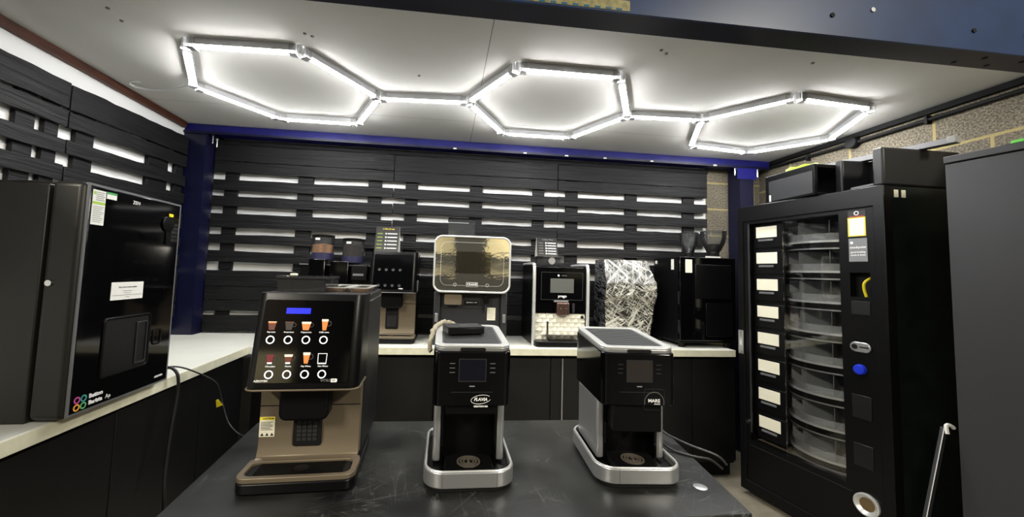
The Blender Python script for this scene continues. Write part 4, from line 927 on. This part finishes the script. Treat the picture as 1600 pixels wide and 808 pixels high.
# ------------------------------------------------------------------ carousel vending machine
v = thing('vending_machine', 'tall black carousel snack vending machine at the right', 'vending machine', (1.934, 2.383, 0), math.radians(-78.66))
WV, HV, DV = 0.772, 1.83, 0.55
# case walls (hollow)
m = MB()
m.box(0.004, 0.02, 0.06, DV, 0.06, HV-0.01).box(0.02, WV-0.02, 0.06, DV, HV-0.03, HV)
m.box(0.02, WV-0.02, DV-0.02, DV, 0.06, HV-0.03).box(0.02, WV-0.02, 0.06, DV-0.02, 0.06, 0.32)
m.box(0.60, WV-0.02, 0.06, DV-0.02, 0.32, HV-0.03)
m.prism([(WV-0.02, 0.061), (WV-0.004, 0.061), (WV+0.090, 0.53), (WV-0.02, 0.53)], 'z', 0.06, HV)
m.build('case', GREENS, v)
MB().box(0.03, WV-0.03, 0.08, DV-0.02, 0.0, 0.06).build('plinth', BLKM, v)
# door
FR = 0.045
m = MB()
m.ring([(0, 0.035), (WV, 0.035), (WV, HV), (0, HV)], [(FR-0.005, 0.10), (WV-FR, 0.10), (WV-FR, HV-0.10), (FR-0.005, HV-0.10)], 'y', -0.004, 0.058)
m.build('door_frame', BLKS, v, bevel=0.004)
m = MB()
OX0, OX1, OZ0, OZ1 = 0.07, 0.577, 0.35, 1.712
m.box(FR-0.005, OX0, 0.004, 0.056, 0.10, HV-0.10).box(OX0, OX1, 0.004, 0.056, OZ1, HV-0.10).box(OX0, OX1, 0.004, 0.056, 0.10, OZ0)
for a, c, z0, z1 in ((OX1, WV-FR, 0.10, 1.283), (OX1, WV-FR, 1.404, HV-0.10), (OX1, 0.62, 1.283, 1.404), (0.704, WV-FR, 1.283, 1.404)): m.box(a, c, 0.004, 0.056, z0, z1)
m.build('door_panel', BLKS, v)
MB().box(0.62, 0.704, 0.05, 0.056, 1.283, 1.404).build('card_slot_back', BLKM, v)
MB().tube(spline([(0.692, 0.048, 1.405-0.02), (0.675, 0.02, 1.36), (0.668, 0.02, 1.33), (0.672, 0.03, 1.285)], 5), [0.003]*6+[0.008]*10 if False else 0.006, seg=8).build('yellow_lead', YEL, v, smooth=True)
MB().box(OX0+0.001, OX1-0.001, 0.057, 0.40, OZ0-0.004, OZ0).build('dusty_ledge', DUST, v)
MB().box(0.072, 0.082, -0.002, 0.003, 0.40, 1.71).build('opening_edge_strip', DGREY, v)
# label column
m = MB().box(0.075, 0.270, 0.042, 0.056, 0.405, 1.71).build('flap_column', BLKS, v)
for k in range(8):
    zt = 1.692-k*0.1685*1.0; zt = [1.691, 1.527, 1.360, 1.192, 1.026, 0.858, 0.684, 0.514][k]
    f = MB().box(0.088, 0.262, 0.036, 0.0415, zt-0.135, zt+0.012).build('vending_flap', BLKS, v, bevel=0.002)
    MB().box(0.100, 0.232, 0.0345, 0.036, zt-0.070, zt).build('price_label_holder', CREAM, f, bevel=0.001)
    MB().box(0.118, 0.212, 0.028, 0.036, zt-0.093, zt-0.080).build('flap_handle', MGREY, f, bevel=0.002)
# carousel drum
CX, CY, RD = 0.405, 0.287, 0.243
def arc(r, a0=-200, a1=20, n=44): return [(CX+r*math.cos(math.radians(a0+(a1-a0)*i/n)), CY+r*math.sin(math.radians(a0+(a1-a0)*i/n))) for i in range(n+1)]
CLR = clear('tray_clear_plastic', (236, 238, 238), (210, 213, 213), 0.28, 0.06)
for k in range(8):
    zt = 1.578-0.169*k
    tr = MB().prism(circ(CX, CY, RD-0.022, 40), 'z', zt-0.012, zt-0.006).build('carousel_tray', mat('white_tray_floor', (196, 198, 196), 0.4), v, smooth=True)
    full = circ(CX, CY, 1, 64)
    def cc(r): return circ(CX, CY, r, 64)
    MB().ring(cc(RD), cc(RD-0.02), 'z', zt-0.036, zt-0.006).build('tray_rim', BLKS, tr, smooth=True)
    MB().ring(cc(RD+0.002), cc(RD-0.012), 'z', zt-0.006, zt+0.006).build('clear_lip', SILVL, tr, smooth=True)
    MB().ring(cc(RD+0.001), cc(RD-0.004), 'z', zt-0.044, zt-0.036).build('lower_lip', SILV, tr, smooth=True)
    m = MB()
    for a in range(0, 360, 40):
        th = math.radians(a+12); d = Vector((math.cos(th), math.sin(th))); nn = Vector((-d.y, d.x))*0.0012; c0 = Vector((CX, CY))
        P = [c0+d*0.03-nn, c0+d*(RD-0.014)-nn, c0+d*(RD-0.014)+nn, c0+d*0.03+nn]
        m.hexa([(p.x, p.y, zt-0.005) for p in P]+[(p.x, p.y, zt+0.118) for p in P])
    m.build('tray_dividers', CLR, tr)
    MB().ring(cc(RD-0.006), cc(RD-0.0085), 'z', zt+0.007, zt+0.045).build('tray_front', CLR, tr, smooth=True)
    MB().lathe([(0.028, zt-0.005), (0.028, zt+0.128)], (CX, CY, 0), seg=16).build('spindle', MGREY, tr, smooth=True)
MB().prism([(OX0+0.2, 0.0285), (OX1-0.001, 0.0285), (OX1-0.001, 0.032), (OX0+0.2, 0.032)], 'z', OZ0+0.001, OZ1-0.001).build('window_pane', GLASS, v)
# right console
s = MB().box(0.621, 0.694, 0.0025, 0.004, 1.685, 1.720, 1).box(0.619, 0.694, 0.0025, 0.004, 1.588, 1.685, 0).ring([(0.619, 1.588), (0.694, 1.588), (0.694, 1.685), (0.619, 1.685)], [(0.624, 1.593), (0.689, 1.593), (0.689, 1.680), (0.624, 1.680)], 'y', 0.0018, 0.0025, 2).build('payment_sticker', [WHITE, DGREY, YELP], v)
MB().ring(circ(0.657, 1.706, 0.011, 16), circ(0.657, 1.706, 0.007, 16), 'y', 0.0015, 0.0025).build('contactless_mark', LETT, s)
MB().box(0.627, 0.688, 0.0018, 0.0025, 1.687, 1.692).build('card_marks', mat('red_print', (170, 60, 60), 0.5), s)
s = MB().box(0.620, 0.697, 0.0025, 0.004, 1.460, 1.578).build('operator_sticker', mat('grey_gradient_label', (128, 130, 132), 0.4), v)
text('sticker_lettering', 'snackpoint', 0.0155, LETT, s, (0.659, 0.0018, 1.532), bold=0.0004)
text('sticker_lettering_small', 'good looking', 0.0115, LETT, s, (0.659, 0.0018, 1.508), bold=0.0003); text('sticker_lettering_small', 'snacks & drinks', 0.010, LETT, s, (0.659, 0.0018, 1.493), bold=0.0003)
MB().lathe([(0.007, 0.0015), (0.007, 0.0025)], (0.633, 0, 1.556), axis='y', seg=12).build('sticker_dot', LETT, s)
MB().box(0.623, 0.70, 0.001, 0.004, 1.195, 1.262).build('return_flap', BLK, v, bevel=0.001)
MB().prism(rr(0.614, 0.700, 1.010, 1.060, 0.024), 'y', -0.006, 0.004).build('coin_plate', SILV, v, bevel=0.004, smooth=True)
MB().lathe([(0.012, -0.009), (0.012, -0.0065)], (0.635, 0, 1.036), axis='y', seg=16).box(0.655, 0.692, -0.0075, -0.0062, 1.033, 1.039).build('coin_slot', BLKM, v)
MB().lathe([(0.0, -0.016), (0.021, -0.015), (0.025, -0.010), (0.026, 0.004)], (0.652, 0, 0.925), axis='y', seg=24).build('push_button', BLUEB, v, smooth=True)
for z0, z1 in ((0.686, 0.80), (0.455, 0.565)): MB().box(0.612, 0.692, 0.0, 0.004, z0, z1).build('blank_plate', BLK, v, bevel=0.002)
MB().lathe([(0.052, 0.004), (0.052, -0.008), (0.046, -0.010), (0.034, -0.002), (0.030, 0.002)], (0.660, 0, 0.287), axis='y', seg=32).build('coin_return_cup', SILVL, v, smooth=True)
MB().lathe([(0.031, 0.0010), (0.0, 0.0014)], (0.660, 0, 0.287), axis='y', seg=24).build('coin_cup_inside', mat('worn_brass', (120, 100, 70), 0.4, metal=0.5), v)
MB().box(0.0, 0.035, -0.007, -0.0045, 0.875, 1.025).build('door_lock_plate', SILV, v, bevel=0.002)
MB().box(0.01, 0.026, -0.0085, -0.0072, 0.93, 1.015).lathe([(0.009, -0.013), (0.009, -0.0072)], (0.02, 0, 0.895), axis='y', seg=14).build('lock_barrel', CHROME, v)
MB().lathe([(0.011, -0.008), (0.011, 0.004)], (0.056, 0, 0.459), axis='y', seg=14).build('lower_lock', CHROME, v)
MB().box(0.06, 0.60, 0.0028, 0.004, 0.318, 0.321).build('panel_fold', DGREY, v)
for y in (0.075, 0.115):
    e = MB().box(0, 0.0008, 0, 0.024, 1.775, 1.812).build('side_sticker', CREAM, v); e.location = (WV-0.0035+0.2*(y-0.061), y, 0); e.rotation_euler = (0, 0, -0.1979)

# ------------------------------------------------------------------ things on top of the vending machine
t = thing('open_box', 'black open-fronted box frame, farthest one on top of the vending machine', 'box', (2.0, 1.895, 1.831))
m = MB().box(0.0, 0.02, 0.0, 0.33, 0, 0.172).box(0.29, 0.31, 0.0, 0.33, 0, 0.172).box(0.02, 0.29, 0.0, 0.33, 0.152, 0.172).box(0.02, 0.29, 0.0, 0.33, 0, 0.012)
m.build('shell', BLKS, t, bevel=0.002)
MB().box(-0.003, -0.0005, 0.01, 0.30, 0.01, 0.135).build('side_panel', DGREY, t, bevel=0.001)
MB().box(-0.0045, -0.0032, 0.285, 0.297, 0.01, 0.05).build('white_peg', WHITE, t)
t = thing('plastic_chassis', 'black moulded chassis with two tall end panels on top of the vending machine', 'machine part', (2.093, 1.632, 1.831))
MB().box(0.0, 0.44, 0.0, 0.05, 0.0, 0.189).build('near_end_panel', BLK, t, bevel=0.01, seg=4)
MB().box(0.03, 0.40, 0.22, 0.262, 0.0, 0.189).build('far_end_panel', BLK, t, bevel=0.01, seg=4)
MB().box(0.06, 0.40, 0.0505, 0.2195, 0.0, 0.025).box(0.20, 0.23, 0.0505, 0.2195, 0.025, 0.185).build('tray_web', BLKS, t)
MB().box(0.055, 0.06, 0.06, 0.2, 0.02, 0.03).build('rail', MGREY, t)
t = thing('light_batten', 'long pale metal batten lying across the boxes on the vending machine', 'batten', (2.29, 1.80, 2.0205))
e = MB().box(-0.022, 0.022, -0.26, 0.42, 0.0, 0.028).build('channel', mat('pale_batten', (122, 122, 124), 0.5, metal=0.3), t, bevel=0.002); e.rotation_euler = (0, 0, 0.25)
e2 = MB().box(-0.024, 0.024, -0.285, -0.255, -0.0, 0.034).build('end_cap', mat('batten_cap', (140, 140, 138), 0.5), t, bevel=0.003); e2.rotation_euler = (0, 0, 0.25)
pts = [(2.135+0.055*math.cos(a)*(1-0.02*a/6), 2.10+0.09*math.sin(a), 2.020+0.006*a/6.3+0.004*math.sin(7*a)) for a in [k*0.22 for k in range(100)]]
tag(MB().tube(pts, 0.009, seg=6).build('coiled_hose', LIME, smooth=True), 'lime green coiled cord lying on the open box frame above the vending machine', 'cord')

# ------------------------------------------------------------------ charcoal cabinet at the right edge
t = thing('tall_cabinet', 'tall charcoal grey cabinet at the right edge of the picture', 'cabinet', (2.112, 1.412, 0), math.radians(-81.5))
MB().box(0, 0.80, 0.02, 0.41, 0.03, 1.872).build('case', CABG, t, bevel=0.003)
MB().box(0, 0.80, 0.0, 0.0195, 0.03, 1.868).build('door', CABG, t, bevel=0.002)
MB().box(-0.003, 0.803, -0.004, 0.413, 1.8725, 1.902).build('top_panel', CABG, t, bevel=0.003)
MB().box(0.02, 0.78, 0.04, 0.39, 0, 0.03).build('plinth', BLKM, t)
tag(MB().box(2.2, 2.55, 0.85, 1.33, 1.9035, 1.912).build('cardboard_sheet', CREAM, bevel=0.001), 'pale flat sheet lying on the charcoal cabinet', 'sheet')
tag(MB().box(2.145, 2.19, 1.20, 1.235, 1.9035, 1.915).build('green_block', mat('bright_green', (90, 200, 60), 0.5), bevel=0.002), 'small bright green scrap at the top edge of the charcoal cabinet', 'scrap')
t = thing('metal_bar', 'thin leaning metal bar with frayed white end beside the charcoal cabinet', 'bar', (1.80, 1.40, 0))
A_, B_ = Vector((-0.0, 0.0, 0.005)), Vector((0.30, 0.05, 0.76))
d = (B_-A_).normalized(); nx = Vector((d.z, 0, -d.x)); q = nx*0.009; r2 = Vector((0, 0.007, 0))
MB().hexa([A_-q-r2, A_+q-r2, A_+q+r2, A_-q+r2, B_-q-r2, B_+q-r2, B_+q+r2, B_-q+r2]).build('bar', DGREY, t, bevel=0.001)
MB().tube([A_-q-r2-Vector((0.001, 0, 0)), B_-q-r2-Vector((0.001, 0, 0))], 0.002, seg=5).build('bright_edge', SILV, t)
MB().tube(spline([B_+Vector((-0.008, -0.015, -0.02)), B_+Vector((-0.004, -0.01, 0.012)), B_+Vector((0.02, -0.01, 0.01)), B_+Vector((0.032, -0.01, 0.0))], 4), 0.007, seg=6).build('frayed_tape', WHITE, t)

# ------------------------------------------------------------------ conduit on the right wall
c = thing('conduit', 'black electrical conduit along the top of the block wall', 'conduit', (XR, 2.2, 2.27))
MB().tube([(-0.02, 0.70, 0.012), (-0.02, 0.07, 0.0)], 0.010, seg=10).tube([(-0.02, 0.07, 0.0), (-0.02, -1.5, 0.0)], 0.011, seg=10).build('pipe', BLKM, c, smooth=True)
MB().lathe([(0.036, -0.042), (0.038, -0.038), (0.038, -0.001)], (0, 0.03, 0.004), axis='x', seg=20).build('junction_box', BLKM, c, smooth=True)
for y in (0.35, -0.37, -0.9): MB().box(-0.034, -0.001, y-0.008, y+0.008, -0.024, 0.024).build('saddle_clip', BLKM, c, bevel=0.003)
